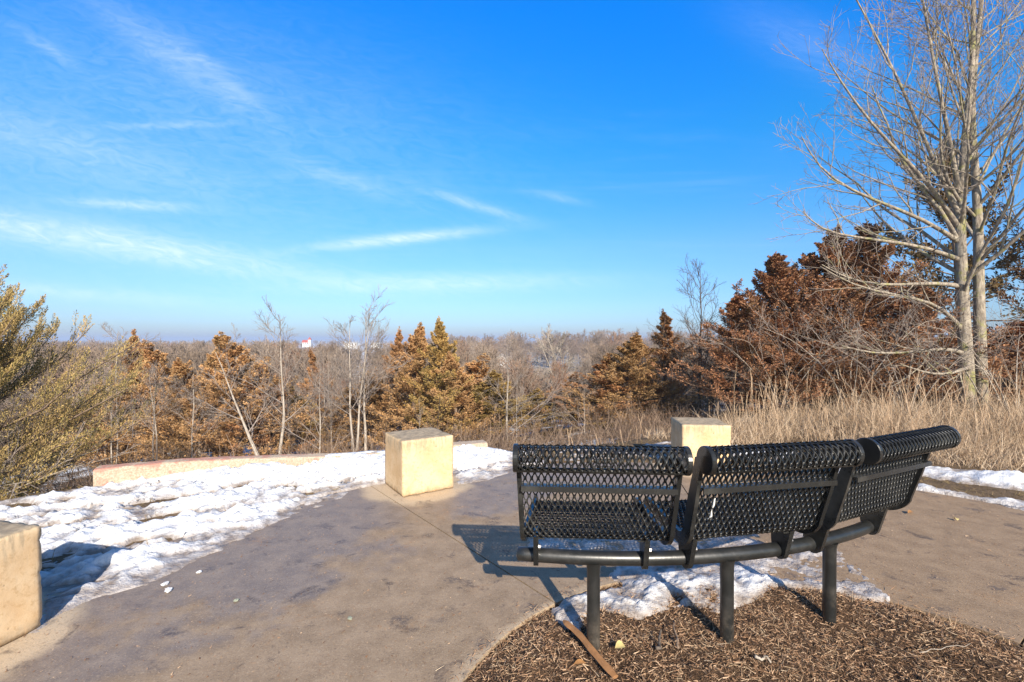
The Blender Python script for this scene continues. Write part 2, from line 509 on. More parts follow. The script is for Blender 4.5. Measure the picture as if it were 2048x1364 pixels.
# concrete of the ring-shaped patio
RING = (1.13, 1.35)
R_IN, R_OUT = 1.45, 3.98
CUBES = [((-0.89, 4.475), 123.0), ((2.06, 5.16), 80.5), ((-2.576, 2.09), 168.0)]
def concrete(name, broom):
    m, nt, bs = material(name)
    pos = nt.n('ShaderNodeNewGeometry').outputs['Position']
    px_, py_, pz_ = nt.sep(pos)
    rad = nt.vmath('DISTANCE', nt.comb(px_, py_, 0.0), (RING[0], RING[1], 0.0))
    n1 = nt.noise(pos, 0.9, 5.0, 0.6)
    n2 = nt.noise(pos, 7.0, 6.0, 0.65)
    n3 = nt.noise(pos, 130.0, 4.0, 0.75)
    n4 = nt.noise(pos, 3.2, 4.0, 0.55, 0.5)
    n5 = nt.noise(pos, 60.0, 4.0, 0.7)
    dry = nt.mix(nt.smooth(n2, 0.3, 0.7), (0.262, 0.186, 0.118), (0.36, 0.262, 0.172))
    if broom:
        dry = nt.mix(nt.smooth(n2, 0.3, 0.7), (0.255, 0.172, 0.104), (0.34, 0.235, 0.145))
    wetc = nt.mix(nt.smooth(n2, 0.3, 0.7), (0.195, 0.150, 0.118), (0.28, 0.22, 0.172))
    # melt water stands on the outer half of the ring, next to the snow
    wet = nt.math('ADD', nt.math('MULTIPLY', nt.math('SUBTRACT', rad, 2.5), 0.55), nt.math('MULTIPLY', nt.math('SUBTRACT', n1, 0.5), 2.6))
    wet = nt.smooth(nt.math('ADD', wet, nt.math('MULTIPLY', nt.math('SUBTRACT', n4, 0.5), 0.8)), 0.0, 0.30)
    wet = nt.math('MULTIPLY', wet, nt.math('SUBTRACT', 1.0, nt.smooth(px_, 1.2, 2.1)))
    col = nt.mix(wet, dry, wetc)
    # bleached rims round the stone blocks and along the inner edge
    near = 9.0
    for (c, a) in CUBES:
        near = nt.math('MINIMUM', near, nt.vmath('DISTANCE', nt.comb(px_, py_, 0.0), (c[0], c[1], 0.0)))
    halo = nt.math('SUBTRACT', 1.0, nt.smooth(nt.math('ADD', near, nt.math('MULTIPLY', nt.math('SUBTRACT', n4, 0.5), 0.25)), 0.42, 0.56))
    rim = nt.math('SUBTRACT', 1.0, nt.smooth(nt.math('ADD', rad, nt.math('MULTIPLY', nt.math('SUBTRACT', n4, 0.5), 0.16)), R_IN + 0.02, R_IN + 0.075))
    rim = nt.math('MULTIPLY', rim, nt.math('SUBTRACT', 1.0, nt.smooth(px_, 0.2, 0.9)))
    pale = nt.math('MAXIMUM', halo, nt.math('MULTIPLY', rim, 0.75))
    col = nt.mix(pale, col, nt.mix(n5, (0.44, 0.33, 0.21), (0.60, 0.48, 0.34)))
    wet = nt.math('MULTIPLY', wet, nt.math('SUBTRACT', 1.0, pale))
    # dark organic stains, spots, scuffs and pale sand grains
    st = nt.math('MULTIPLY', nt.smooth(nt.noise(pos, 5.0, 7.0, 0.66, 0.6), 0.565, 0.68), nt.smooth(n5, 0.25, 0.6))
    col = nt.mix(nt.math('MULTIPLY', st, 0.80), col, (0.075, 0.055, 0.048))
    vo = nt.n('ShaderNodeTexVoronoi')
    wv = nt.n('ShaderNodeMapping')
    nt.link(pos, wv.inputs[0])
    wv.inputs['Scale'].default_value = (1.0, 1.35, 1.0)
    wob = nt.noise(pos, 9.0, 4.0, 0.7, 0.0, 'Color')
    nt.link(nt.vmath('ADD', wv.outputs[0], nt.vmath('SCALE', wob) if False else nt.vmath('MULTIPLY', wob, (0.16, 0.16, 0.0))), vo.inputs['Vector'])
    vo.inputs['Scale'].default_value = 4.6
    spot = nt.math('MULTIPLY', nt.math('SUBTRACT', 1.0, nt.smooth(vo.outputs['Distance'], 0.08, 0.34)), nt.smooth(nt.sep(vo.outputs['Color'])[0], 0.50, 0.80))
    spot = nt.math('MULTIPLY', spot, nt.smooth(nt.noise(pos, 38.0, 5.0, 0.7), 0.36, 0.60))
    col = nt.mix(nt.math('MULTIPLY', spot, 0.85), col, (0.080, 0.066, 0.066))
    rust = nt.math('MULTIPLY', nt.smooth(nt.noise(pos, 2.6, 6.0, 0.7, 0.8), 0.56, 0.70), nt.smooth(n5, 0.40, 0.62))
    col = nt.mix(nt.math('MULTIPLY', rust, 0.6), col, (0.36, 0.20, 0.09))
    n6 = nt.noise(pos, 48.0, 5.0, 0.8)
    col = nt.mix(nt.math('MULTIPLY', nt.smooth(n6, 0.55, 0.70), 0.55), col, (0.50, 0.39, 0.27))
    col = nt.mix(nt.math('MULTIPLY', nt.smooth(n6, 0.45, 0.30), 0.65), col, (0.10, 0.075, 0.06))
    col = nt.mix(nt.math('MULTIPLY', nt.smooth(n3, 0.57, 0.68), 0.6), col, (0.60, 0.48, 0.35))
    col = nt.mix(nt.math('MULTIPLY', nt.smooth(n3, 0.45, 0.33), 0.6), col, (0.09, 0.068, 0.052))
    nt.link(col, bs.inputs['Base Color'])
    rough = nt.math('SUBTRACT', 0.72, nt.math('MULTIPLY', wet, nt.ramp(n2, [(0.35, 0.28), (0.65, 0.18)])))
    nt.link(rough, bs.inputs['Roughness'])
    spec(bs, 0.32)
    h = nt.math('ADD', nt.math('MULTIPLY', n3, 0.5), nt.math('MULTIPLY', n5, 0.6))
    if broom:
        mp_ = nt.n('ShaderNodeMapping')
        mp_.inputs['Rotation'].default_value = (0, 0, R(broom))
        mp_.inputs['Scale'].default_value = (1, 0.03, 1)
        nt.link(pos, mp_.inputs[0])
        h = nt.math('ADD', h, nt.math('MULTIPLY', nt.noise(mp_.outputs[0], 130.0, 2.0, 0.5), 1.6))
    bump(nt, bs, nt.math('ADD', h, nt.math('MULTIPLY', n6, 0.8)), 0.5, 0.004)
    return m
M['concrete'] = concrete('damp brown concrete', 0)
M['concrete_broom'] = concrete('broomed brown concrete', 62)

# snow
M['snow'], nt, bs = material('old melting snow')
pos = nt.n('ShaderNodeNewGeometry').outputs['Position']
th = nt.n('ShaderNodeAttribute', attribute_name='thick').outputs['Fac']
n1 = nt.noise(pos, 9.0, 6.0, 0.65)
n2 = nt.noise(pos, 70.0, 4.0, 0.65)
thn = nt.math('ADD', th, nt.math('MULTIPLY', nt.math('SUBTRACT', n1, 0.5), 0.055))
ice = nt.math('SUBTRACT', 1.0, nt.smooth(thn, 0.004, 0.050))
dirt = nt.mix(nt.smooth(n1, 0.3, 0.7), (0.24, 0.19, 0.155), (0.52, 0.48, 0.46))
col = nt.mix(ice, nt.mix(nt.smooth(n2, 0.62, 0.8), (0.76, 0.765, 0.78), (0.64, 0.63, 0.62)), dirt)
nt.link(col, bs.inputs['Base Color'])
nt.link(nt.math('SUBTRACT', 0.65, nt.math('MULTIPLY', ice, 0.35)), bs.inputs['Roughness'])
spec(bs, 0.3)
bump(nt, bs, nt.math('ADD', nt.math('MULTIPLY', n2, 0.8), nt.math('ADD', n1, nt.noise(pos, 28.0, 3.0, 0.6))), 0.75, 0.018)

# soil, turf and forest floor of the terrain
M['terrain'], nt, bs = material('winter ground')
pos = nt.n('ShaderNodeNewGeometry').outputs['Position']
n1 = nt.noise(pos, 0.35, 6.0, 0.62)
n2 = nt.noise(pos, 6.0, 6.0, 0.7)
n3 = nt.noise(pos, 60.0, 4.0, 0.7)
sn = nt.n('ShaderNodeAttribute', attribute_name='snowy').outputs['Fac']
earth = nt.mix(nt.smooth(n2, 0.3, 0.7), (0.10, 0.066, 0.040), (0.21, 0.145, 0.085))
earth = nt.mix(nt.math('MULTIPLY', nt.smooth(n3, 0.5, 0.7), 0.6), earth, (0.30, 0.21, 0.12))
snowf = nt.math('MULTIPLY', sn, nt.smooth(nt.math('ADD', n1, nt.math('MULTIPLY', nt.math('SUBTRACT', n2, 0.5), 0.5)), 0.44, 0.54))
nt.link(nt.mix(snowf, earth, (0.80, 0.81, 0.83)), bs.inputs['Base Color'])
bs.inputs['Roughness'].default_value = 0.9
spec(bs, 0.15)
bump(nt, bs, nt.math('ADD', n2, n3), 0.6, 0.03)

M['mulch'], nt, bs = material('dark mulch soil')
pos = nt.n('ShaderNodeNewGeometry').outputs['Position']
n2 = nt.noise(pos, 14.0, 6.0, 0.7)
n3 = nt.noise(pos, 120.0, 3.0, 0.7)
nt.link(nt.mix(nt.smooth(n3, 0.35, 0.65), (0.055, 0.034, 0.022), nt.mix(n2, (0.13, 0.080, 0.048), (0.20, 0.125, 0.075))), bs.inputs['Base Color'])
bs.inputs['Roughness'].default_value = 0.95
spec(bs, 0.1)
bump(nt, bs, n3, 0.9, 0.02)

# low wall: pinkish aggregate with flaking red paint
def wall_mat(name, paint):
    m, nt, bs = material(name)
    pos = nt.n('ShaderNodeNewGeometry').outputs['Position']
    zz = nt.sep(nt.n('ShaderNodeTexCoord').outputs['Object'])[2]
    f = nt.noise(pos, 60.0, 4.0, 0.75)
    g = nt.noise(pos, 5.0, 6.0, 0.68)
    col = nt.mix(nt.smooth(f, 0.3, 0.7), (0.36, 0.27, 0.19), (0.62, 0.50, 0.38))
    if paint:
        k = nt.math('ADD', g, nt.math('MULTIPLY', nt.smooth(zz, 0.13, 0.172), 0.14))
        col = nt.mix(nt.math('MULTIPLY', nt.smooth(k, 0.57, 0.64), 0.75), col, nt.mix(f, (0.42, 0.15, 0.11), (0.55, 0.27, 0.21)))
    nt.link(col, bs.inputs['Base Color'])
    bs.inputs['Roughness'].default_value = 0.9
    spec(bs, 0.15)
    bump(nt, bs, f, 0.6, 0.01)
    return m
M['wall_red'] = wall_mat('aggregate with flaking red paint', True)
M['wall_grey'] = wall_mat('bare aggregate concrete', False)


def plain(name, col, rough=0.8):
    m, nt, bs = material(name)
    co = nt.n('ShaderNodeTexCoord').outputs['Object']
    f = nt.noise(co, 20.0, 5.0, 0.65)
    nt.link(nt.mix(nt.smooth(f, 0.3, 0.7), tuple(c * 0.8 for c in col), tuple(min(1, c * 1.15) for c in col)), bs.inputs['Base Color'])
    bs.inputs['Roughness'].default_value = rough
    spec(bs, 0.2)
    return m
M['white_wall'] = plain('white siding', (0.72, 0.71, 0.68))
M['red_roof'] = plain('red roof', (0.42, 0.09, 0.06))
M['grey_roof'] = plain('pale grey roof', (0.50, 0.50, 0.50))
M['dark_glass'] = plain('dark window glass', (0.04, 0.045, 0.05), 0.15)
M['meadow'] = plain('tan winter meadow', (0.50, 0.35, 0.21))
M['field_snow'] = plain('valley snow', (0.74, 0.75, 0.78))
M['wood'] = plain('split brown wood', (0.34, 0.17, 0.075))
M['leaf_yellow'] = plain('yellow leaf', (0.58, 0.47, 0.20))
M['leaf_brown'] = plain('brown leaf', (0.36, 0.18, 0.07))
M['white_splash'] = plain('white dropping', (0.80, 0.80, 0.78))
M['pebble'] = plain('grey green pebble', (0.30, 0.32, 0.25))

# ------------------------------------------------------------------ terrain
SHELF = [(-12, -30), (-8.5, 0), (-6.4, 2.5), (-4.55, 4.05), (-3.95, 4.62), (-2.85, 5.08), (-1.9, 5.32), (-1.2, 5.58), (-0.3, 5.85),
         (0.6, 6.1), (1.5, 6.4), (2.6, 7.3), (4.2, 9.2), (7, 10.6), (12, 11.5), (26, 11), (30, -30)]


def terrain_z(x, y):
    x, y = np.asarray(x, float), np.asarray(y, float)
    out_ = -sdf(SHELF, x, y)
    z = np.interp(out_, [0, .35, 1, 3, 8, 20, 60, 150, 400, 1500, 6000], [0, -.33, -.5, -.85, -1.8, -3.6, -6.5, -8.5, -9.5, -9.5, -9.0])
    far = np.clip((out_ - 0.3) / 3.0, 0, 1)
    z = z + far * 0.18 * fbm(x, y, 0.35, 3, 5) + np.clip((out_ - 150) / 400, 0, 1) * 3.0 * fbm(x, y, 0.004, 3, 9)
    rr = np.hypot(x - RING[0], y - RING[1])
    z = z - 0.05 * np.clip((R_OUT + 0.04 - rr) / 0.02, 0, 1)      # bed of the paving
    return z


rad_steps = np.concatenate([np.arange(0.3, 13, 0.13), np.geomspace(13, 7000, 90)])
NA = 420
ang = np.arange(NA) / NA * 2 * np.pi
gr, ga = np.meshgrid(rad_steps, ang, indexing='ij')
tx, ty = gr * np.sin(ga), gr * np.cos(ga)
tz = terrain_z(tx, ty)
i, k = np.meshgrid(np.arange(len(rad_steps) - 1), np.arange(NA), indexing='ij')
k2 = (k + 1) % NA
quads = np.stack([i * NA + k, (i + 1) * NA + k, (i + 1) * NA + k2, i * NA + k2], -1).reshape(-1, 4)[:, ::-1]
V = np.stack([tx, ty, tz], -1).reshape(-1, 3)
hub = np.array([[0, 0, terrain_z(np.array([0.0]), np.array([0.0]))[0]]])
fan = np.stack([np.full(NA, len(V)), np.arange(NA), (np.arange(NA) + 1) % NA], 1)[:, ::-1]
outd = -sdf(SHELF, V[:, 0], V[:, 1])
snowy = np.clip((outd - 0.2) / 1.0, 0, 1) * np.where(V[:, 0] < 2.5, 1.0, 0.5)
terr = link('terrain', new_mesh('terrain', np.concatenate([V, hub]), [quads, fan], M['terrain'], True, {'snowy': np.append(snowy, 0)}))
tag(terr, kind='structure')


def tz1(x, y):
    return float(terrain_z(np.array([x]), np.array([y]))[0])


# tan meadow in the valley, draped over the terrain
def drape(name, x0, x1, y0, y1, nx, ny, lift, mat):
    gx, gy = np.meshgrid(np.linspace(0, 1, nx), np.linspace(0, 1, ny))
    yy = y0 + (y1 - y0) * gy
    xx = (x0 + (x1 - x0) * gx) * yy / y0 + 1.5 * fbm(gx * 7, gy * 7, 1.0, 3, 3)
    zz = terrain_z(xx, yy) + lift
    ii, kk = np.meshgrid(np.arange(ny - 1), np.arange(nx - 1), indexing='ij')
    q = np.stack([ii * nx + kk, ii * nx + kk + 1, (ii + 1) * nx + kk + 1, (ii + 1) * nx + kk], -1).reshape(-1, 4)
    return tag(link(name, new_mesh(name, np.stack([xx, yy, zz], -1).reshape(-1, 3), q, mat, True)), kind='structure')
drape('meadow', 4.0, 17.0, 98, 150, 20, 30, 0.25, M['meadow'])
drape('snow_field', 2.6, 8.6, 76, 86, 16, 10, 0.25, M['field_snow'])
drape('snow_field', -26.5, -22.0, 72, 84, 14, 10, 0.25, M['field_snow'])

# ------------------------------------------------------------------ ring patio: slabs as pieces
patio = empty('patio', (RING[0], RING[1], 0))
tag(patio, kind='structure')
bounds = [33.6, 81.0, 128.4, 175.8, 223.2, 270.6, 318.0, 365.4]
bed = 0
for s in range(7):
    a0, a1 = bounds[s], bounds[s + 1] if s < 6 else bounds[0] + 360
    if s == 6:
        a0 = bounds[6]
    na, nr = 40, 12
    g0 = 0.005
    rr = np.linspace(R_IN, R_OUT, nr)
    top = []
    V, F = [], []
    for ri, r_ in enumerate(rr):
        d_ = math.degrees(g0 / r_)
        for aa in np.linspace(R(a0 + d_), R(a1 - d_), na):
            V.append((r_ * math.cos(aa), r_ * math.sin(aa), 0.0))
    for a in range(nr - 1):
        for b in range(na - 1):
            F.append((a * na + b, (a + 1) * na + b, (a + 1) * na + b + 1, a * na + b + 1))
    n0 = len(V)
    rim = [b for b in range(na)] + [a * na + na - 1 for a in range(1, nr)] + [(nr - 1) * na + b for b in range(na - 2, -1, -1)] + [a * na for a in range(nr - 2, 0, -1)]
    for v in rim:
        x_, y_, _ = V[v]
        V.append((x_, y_, -0.004))
    # slightly eased arris then the side
    V = np.array(V)
    m_ = len(rim)
    low = V[rim].copy()
    low[:, 2] = -0.11
    V = np.concatenate([V, low])
    for j in range(m_):
        j2 = (j + 1) % m_
        F.append((rim[j], n0 + j, n0 + j2, rim[j2]))
        F.append((n0 + j, n0 + m_ + j, n0 + m_ + j2, n0 + j2))
    mb_ = new_mesh('concrete_slab', V, np.array(F), M['concrete_broom'] if s in (0, 6) else M['concrete'])
    link('concrete_slab', mb_, patio)

# ------------------------------------------------------------------ mulch bed inside the ring
nr, na = 60, 120
rr, aa = np.meshgrid(np.linspace(0.01, 1, nr), np.arange(na) / na * 2 * np.pi, indexing='ij')
mr = (R_IN - 0.004) * rr
mx, my = RING[0] + mr * np.cos(aa), RING[1] + mr * np.sin(aa)


def mulch_z(x, y):
    r_ = np.hypot(x - RING[0], y - RING[1]) / R_IN
    e_ = np.clip((1 - r_) / 0.14, 0, 1)
    return np.where(r_ > 1, 0.004, 0) * 1.0 + np.where(r_ > 1, 0, -0.015) + e_ * (0.035 + 0.05 * fbm(x, y, 4.0, 4, 21)) + 0.006 * fbm(x, y, 22, 2, 4)


mz = mulch_z(mx, my)
i, k = np.meshgrid(np.arange(nr - 1), np.arange(na), indexing='ij')
q = np.stack([i * na + k, (i + 1) * na + k, (i + 1) * na + (k + 1) % na, i * na + (k + 1) % na], -1).reshape(-1, 4)
tag(link('mulch_bed', new_mesh('mulch_bed', np.stack([mx, my, mz], -1).reshape(-1, 3), q, M['mulch'], True)), kind='structure')

# loose bits and straw lying on the bed
def strips(base, direc, side, length, width, bend, segs):
    """flat blades: base (N,3), unit direc, unit side, bend vector (N,3)"""
    N = len(base)
    t = np.linspace(0, 1, segs + 1)
    cen = base[:, None] + direc[:, None] * (length[:, None] * t)[:, :, None] + bend[:, None] * (t ** 2)[None, :, None]
    wv = side[:, None] * (width[:, None] * np.array([1.0 - 0.85 * tt ** 1.5 for tt in t])[None])[:, :, None] * 0.5
    V = np.stack([cen - wv, cen + wv], 2).reshape(-1, 3)
    b, s = np.meshgrid(np.arange(N) * 2 * (segs + 1), np.arange(segs) * 2, indexing='ij')
    o_ = b + s
    return V, np.stack([o_, o_ + 1, o_ + 3, o_ + 2], -1).reshape(-1, 4)


def rand_dirs(n, flat=1.0, rng=RNG):
    v = rng.normal(size=(n, 3))
    v[:, 2] *= flat
    return norm(v)


def scatter_disc(n, rng=RNG):
    a = rng.uniform(0, 2 * np.pi, n)
    r_ = R_IN * np.sqrt(rng.uniform(0, 1, n)) * (1.0 + 0.035 * np.maximum(0, rng.normal(size=n)) * (rng.uniform(size=n) < .5))
    return RING[0] + r_ * np.cos(a), RING[1] + r_ * np.sin(a)


n = 90000
x, y = scatter_disc(n)
keep = (y > 1.0) & (np.hypot(x, y) > 0.5)
x, y = x[keep], y[keep]
n = len(x)
d = rand_dirs(n, 0.35)
s = norm(np.cross(d, rand_dirs(n, 1.0)))
V, F = strips(np.stack([x, y, mulch_z(x, y) + RNG.uniform(0, .014, n)], 1), d, s, RNG.gamma(2.5, .0055, n) + .004, RNG.uniform(.0014, .0045, n), RNG.normal(size=(n, 3)) * .004, 2)
tag(link('mulch', new_mesh('mulch', V, F, M['mulch_bits'])), kind='stuff')
n = 10000
x, y = scatter_disc(n)
keep = (y > 1.0) & (fbm(x, y, 5.0, 3, 77) > 0.02)
x, y = x[keep], y[keep]
n = len(x)
d = rand_dirs(n, 0.3)
d[:, 2] = np.abs(d[:, 2])
s = norm(np.cross(d, rand_dirs(n, 1.0)))
V, F = strips(np.stack([x, y, mulch_z(x, y) + .004], 1), d, s, RNG.uniform(.015, .055, n), RNG.uniform(.0012, .0026, n), RNG.normal(size=(n, 3)) * .012, 3)
tag(link('dead_grass', new_mesh('dead_grass', V, F, M['mulch_straw'])), kind='stuff')

# ------------------------------------------------------------------ snow
def gpoly(pts):
    return [ground_at(*p) for p in pts]


cz = []
ring_pts = [(RING[0] + R_OUT * math.cos(R(a)), RING[1] + R_OUT * math.sin(R(a))) for a in np.arange(180, 8, -6)]
VERGE = [(-3.6, 0.5), (-2.86, 1.35)] + ring_pts + [(7.5, 1.9), (7.2, 4.25), (5.5, 4.75), (4.6, 5.15), (3.6, 5.75), (2.9, 6.25), (2.2, 6.55), (1.5, 6.3), (0.6, 6.02), (-0.3, 5.76),
        (-1.2, 5.49), (-1.9, 5.23), (-2.85, 4.98), (-3.9, 4.55), (-4.5, 4.0), (-6.3, 2.5), (-7.5, 0.5)]
SPILL = gpoly([(60, 1290), (110, 1240), (185, 1206), (262, 1187), (300, 1178), (345, 1158), (392, 1122), (470, 1078), (560, 1040), (640, 1016), (700, 985), (560, 990), (330, 1060), (60, 1100)])
SPILL2 = gpoly([(905, 968), (960, 962), (1015, 950), (1040, 932), (1000, 915), (905, 925)])
SPILL3 = gpoly([(1835, 957), (1890, 962), (1950, 980), (2010, 995), (2090, 1012), (2090, 950), (1850, 935)])
BENCHSNOW = gpoly([(1098, 1218), (1122, 1262), (1152, 1262), (1185, 1228), (1240, 1240), (1290, 1246), (1340, 1226), (1395, 1232), (1440, 1244), (1500, 1222), (1560, 1190), (1640, 1186), (1700, 1196),
                   (1790, 1206), (1760, 1170), (1690, 1110), (1640, 1062), (1560, 1056), (1460, 1066), (1330, 1072), (1180, 1068), (1060, 1078), (1050, 1105), (1160, 1130), (1235, 1150), (1180, 1190), (1130, 1200)])
MULCHSNOW = gpoly([(1922, 1252), (1950, 1251), (1985, 1259), (2010, 1253), (1975, 1262), (1940, 1259)])


def snow_sheet(name, x0, x1, y0, y1, step, hfun, base):
    nx, ny = int((x1 - x0) / step) + 1, int((y1 - y0) / step) + 1
    gx, gy = np.meshgrid(np.linspace(x0, x1, nx), np.linspace(y0, y1, ny))
    h = hfun(gx, gy)
    z = base(gx, gy) + np.where(h > 0, h, np.maximum(h * 2, -0.03))
    ii, kk = np.meshgrid(np.arange(ny - 1), np.arange(nx - 1), indexing='ij')
    hc = np.maximum(np.maximum(h[:-1, :-1], h[1:, :-1]), np.maximum(h[:-1, 1:], h[1:, 1:]))
    q = np.stack([ii * nx + kk, ii * nx + kk + 1, (ii + 1) * nx + kk + 1, (ii + 1) * nx + kk], -1)[hc > 0.0]
    used = np.unique(q)
    remap = np.full(nx * ny, -1)
    remap[used] = np.arange(len(used))
    V = np.stack([gx, gy, z], -1).reshape(-1, 3)[used]
    me = new_mesh(name, V, remap[q], M['snow'], True, {'thick': np.maximum(h, 0).ravel()[used]})
    o = link(name, me)
    tag(o, kind='stuff')
    return o


def flat_base(gx, gy):
    return np.maximum(terrain_z(gx, gy), np.where(np.hypot(gx - RING[0], gy - RING[1]) < R_OUT, 0.0, -0.2))


def verge_h(gx, gy):
    wx, wy = gx + 0.10 * fbm(gx, gy, 2.2, 3, 41), gy + 0.10 * fbm(gx, gy, 2.2, 3, 42)
    dv = sdf(VERGE, gx + .03 * fbm(gx, gy, 6, 2, 1), gy + 0.16 * np.clip((gx - 2.8) / .8, 0, 1) * fbm(gx, gy, 2.4, 4, 44))
    ds = np.maximum(sdf(SPILL, wx, wy), np.maximum(sdf(SPILL2, wx, wy), sdf(SPILL3, wx, wy) - 0.02))
    dd = np.maximum(dv, ds)
    # long worn ridges and hollows running with the slope, then puffy lumps
    u, v = gx * 0.86 + gy * 0.5, -gx * 0.5 + gy * 0.86
    ridge = fbm(u * 0.45, v * 1.5, 3.0, 4, 51)
    lumps = 0.6 * np.abs(fbm(u * 0.7, v * 1.5, 5.0, 3, 61)) + 0.5 * np.abs(fbm(u * 0.8, v * 1.3, 11.0, 3, 63))
    crumb = np.abs(fbm(gx, gy, 21.0, 2, 65))
    flat = np.clip((gx - 2.6) / 0.6, 0, 1)
    depth = 0.052 * np.clip(dd / 0.30, 0, 1) ** 0.7
    h = depth * (0.55 + 1.1 * ridge) + ((0.095 * lumps + 0.028 * crumb) * (1 - 0.6 * flat) - 0.027 + 0.030 * flat) * np.clip(dd / 0.22 + 0.12, 0, 1)
    bare = fbm(u * 0.6, v * 1.9, 3.0, 5, 71, 0.62)
    h = h - 0.30 * np.clip(bare - 0.12, 0, 1) * (1 - flat) * (1 - 0.85 * np.clip(ds / 0.1 + 0.6, 0, 1))
    thin = np.clip((gx + 0.2) / 0.6, 0, 1) * np.clip((3.0 - gx) / 0.4, 0, 1)
    h = h * (1 - 0.45 * thin) - 0.012 * thin
    # drifted up against the wall, nearly to its top towards the middle
    es = np.clip(1 - sdf(SHELF, gx, gy) / 0.9, 0, 1)
    h = h + 0.150 * np.clip((gx + 3.75) / 1.2, 0, 1) * np.clip((0.0 - gx) / 0.5, 0, 1) * es ** 1.3
    # worn strip on the right-hand verge shows the turf
    strip = np.exp(-((np.hypot(gx - RING[0], gy - RING[1]) - (R_OUT + 0.42 + .16 * fbm(gx, gy, 2.2, 4, 8))) / 0.16) ** 2) * np.clip((gx - 3.2) / 0.6, 0, 1)
    h = h - 0.14 * strip
    h = np.where(dd > 0, h, -0.03 + np.minimum(dd, 0) * 0.5)
    for (c, a) in CUBES:
        pass
    return h


def bench_h(gx, gy):
    wx, wy = gx + 0.05 * fbm(gx, gy, 5, 3, 81), gy + 0.05 * fbm(gx, gy, 5, 3, 82)
    dd = np.maximum(sdf(BENCHSNOW, wx, wy), sdf(MULCHSNOW, gx, gy) + .004)
    r_ = np.hypot(gx - RING[0], gy - RING[1])
    inner = np.clip((R_IN - 0.01 - r_) / 0.10, 0, 1)          # deepest along the edge of the bed
    n_ = fbm(gx, gy, 5.0, 5, 83, 0.6)
    a_ = np.arctan2(gy - RING[1], gx - RING[0])
    rut = np.abs(np.sin((a_ * 8.0) + 1.5 * fbm(gx, gy, 1.5, 2, 84)))
    lum = np.abs(fbm(gx, gy, 12.0, 3, 85))
    h = (0.015 + 0.014 * inner) * np.clip(dd / 0.06, 0, 1) * (0.6 + 0.6 * lum) + (0.030 + 0.012 * inner) * n_ + 0.012 * np.abs(fbm(gx, gy, 26, 2, 86)) - 0.016 * (1 - rut) * (1 - inner) - 0.004
    h = h + 0.010 * lum * inner
    return np.where(dd > 0, h, -0.02 + np.minimum(dd, 0) * 0.3)


def bench_base(gx, gy):
    r_ = np.hypot(gx - RING[0], gy - RING[1])
    return np.where(r_ < R_IN - .002, 0.5 * mulch_z(gx, gy) + .012, 0.001)


snow_sheet('snow', -6.6, 2.9, 1.2, 6.6, 0.020, verge_h, flat_base)
snow_sheet('snow', 2.92, 7.4, 1.5, 6.6, 0.025, verge_h, flat_base)
snow_sheet('snow_slush', -0.1, 2.6, 1.7, 3.7, 0.011, bench_h, bench_base)

# turf blades that show through where the snow has gone
n = 26000
x = RNG.uniform(-6.2, 6.8, n)
y = RNG.uniform(1.4, 6.6, n)
keep = (sdf(VERGE, x, y) > -0.03) & (verge_h(x, y) < 0.014)
x, y = x[keep], y[keep]
n = len(x)
d = rand_dirs(n, 0.6)
d[:, 2] = np.abs(d[:, 2])
V, F = strips(np.stack([x, y, terrain_z(x, y) - .003], 1), d, norm(np.cross(d, rand_dirs(n))), RNG.uniform(.03, .08, n), RNG.uniform(.003, .006, n), RNG.normal(size=(n, 3)) * .015, 2)
tag(link('turf_grass', new_mesh('turf_grass', V, F, M['turf_blades'])), kind='stuff')

# ------------------------------------------------------------------ low wall along the brow
def wall(name, pts, h_top, thick, mat, label):
    P = np.array(pts, float)
    seg = np.concatenate([[0], np.cumsum(np.hypot(*np.diff(P, axis=0).T))])
    L = seg[-1]
    nn = max(6, int(L / 0.06))
    sx = np.interp(np.linspace(0, L, nn), seg, P[:, 0])
    sy = np.interp(np.linspace(0, L, nn), seg, P[:, 1])
    tx_, ty_ = np.gradient(sx), np.gradient(sy)
    l_ = np.hypot(tx_, ty_)
    nx_, ny_ = -ty_ / l_, tx_ / l_
    prof = [(-.5, -.55), (-.5, h_top - .02), (-.44, h_top - .004), (-.3, h_top), (.3, h_top), (.44, h_top - .004), (.5, h_top - .02), (.5, -.55)]
    V = []
    for j in range(nn):
        drop_ = -0.05 * max(0.0, min(1.0, (j / (nn - 1) * L - 0.7) / 1.6)) if L > 1 else 0.0
        for (o_, z_) in prof:
            jit = 0.006 * float(fbm(np.array([sx[j] * 3 + o_ * 5]), np.array([sy[j] * 3 + z_ * 9]), 3.0, 2, 6)[0])
            V.append((sx[j] + nx_[j] * (o_ * thick + jit), sy[j] + ny_[j] * (o_ * thick + jit), z_ + jit + drop_))
    np_ = len(prof)
    F = [(j * np_ + k_, j * np_ + k_ + 1, (j + 1) * np_ + k_ + 1, (j + 1) * np_ + k_) for j in range(nn - 1) for k_ in range(np_ - 1)]
    caps_ = []
    for e in (0, nn - 1):
        b_ = e * np_
        for tri in ((0, 1, 6), (0, 6, 7)):
            caps_.append([b_ + t_ for t_ in tri])
        for tri in ((1, 2, 5), (1, 5, 6), (2, 3, 4), (2, 4, 5)):
            caps_.append([b_ + t_ for t_ in tri])
    o = link(name, new_mesh(name, V, [np.array(F), np.array(caps_)], mat))
    return tag(o, label, 'wall')


wall('low_wall', [(-3.98, 4.50), (-3.3, 4.80), (-2.75, 4.97), (-2.2, 5.12), (-1.75, 5.26), (-1.3, 5.42)], 0.172, 0.17, M['wall_red'],
     'low curved wall with flaking red paint along the snowy brow')
wall('low_wall', [(-0.75, 5.62), (-0.33, 5.78)], 0.145, 0.20, M['wall_grey'],
     'short grey concrete wall end just behind the middle stone block')

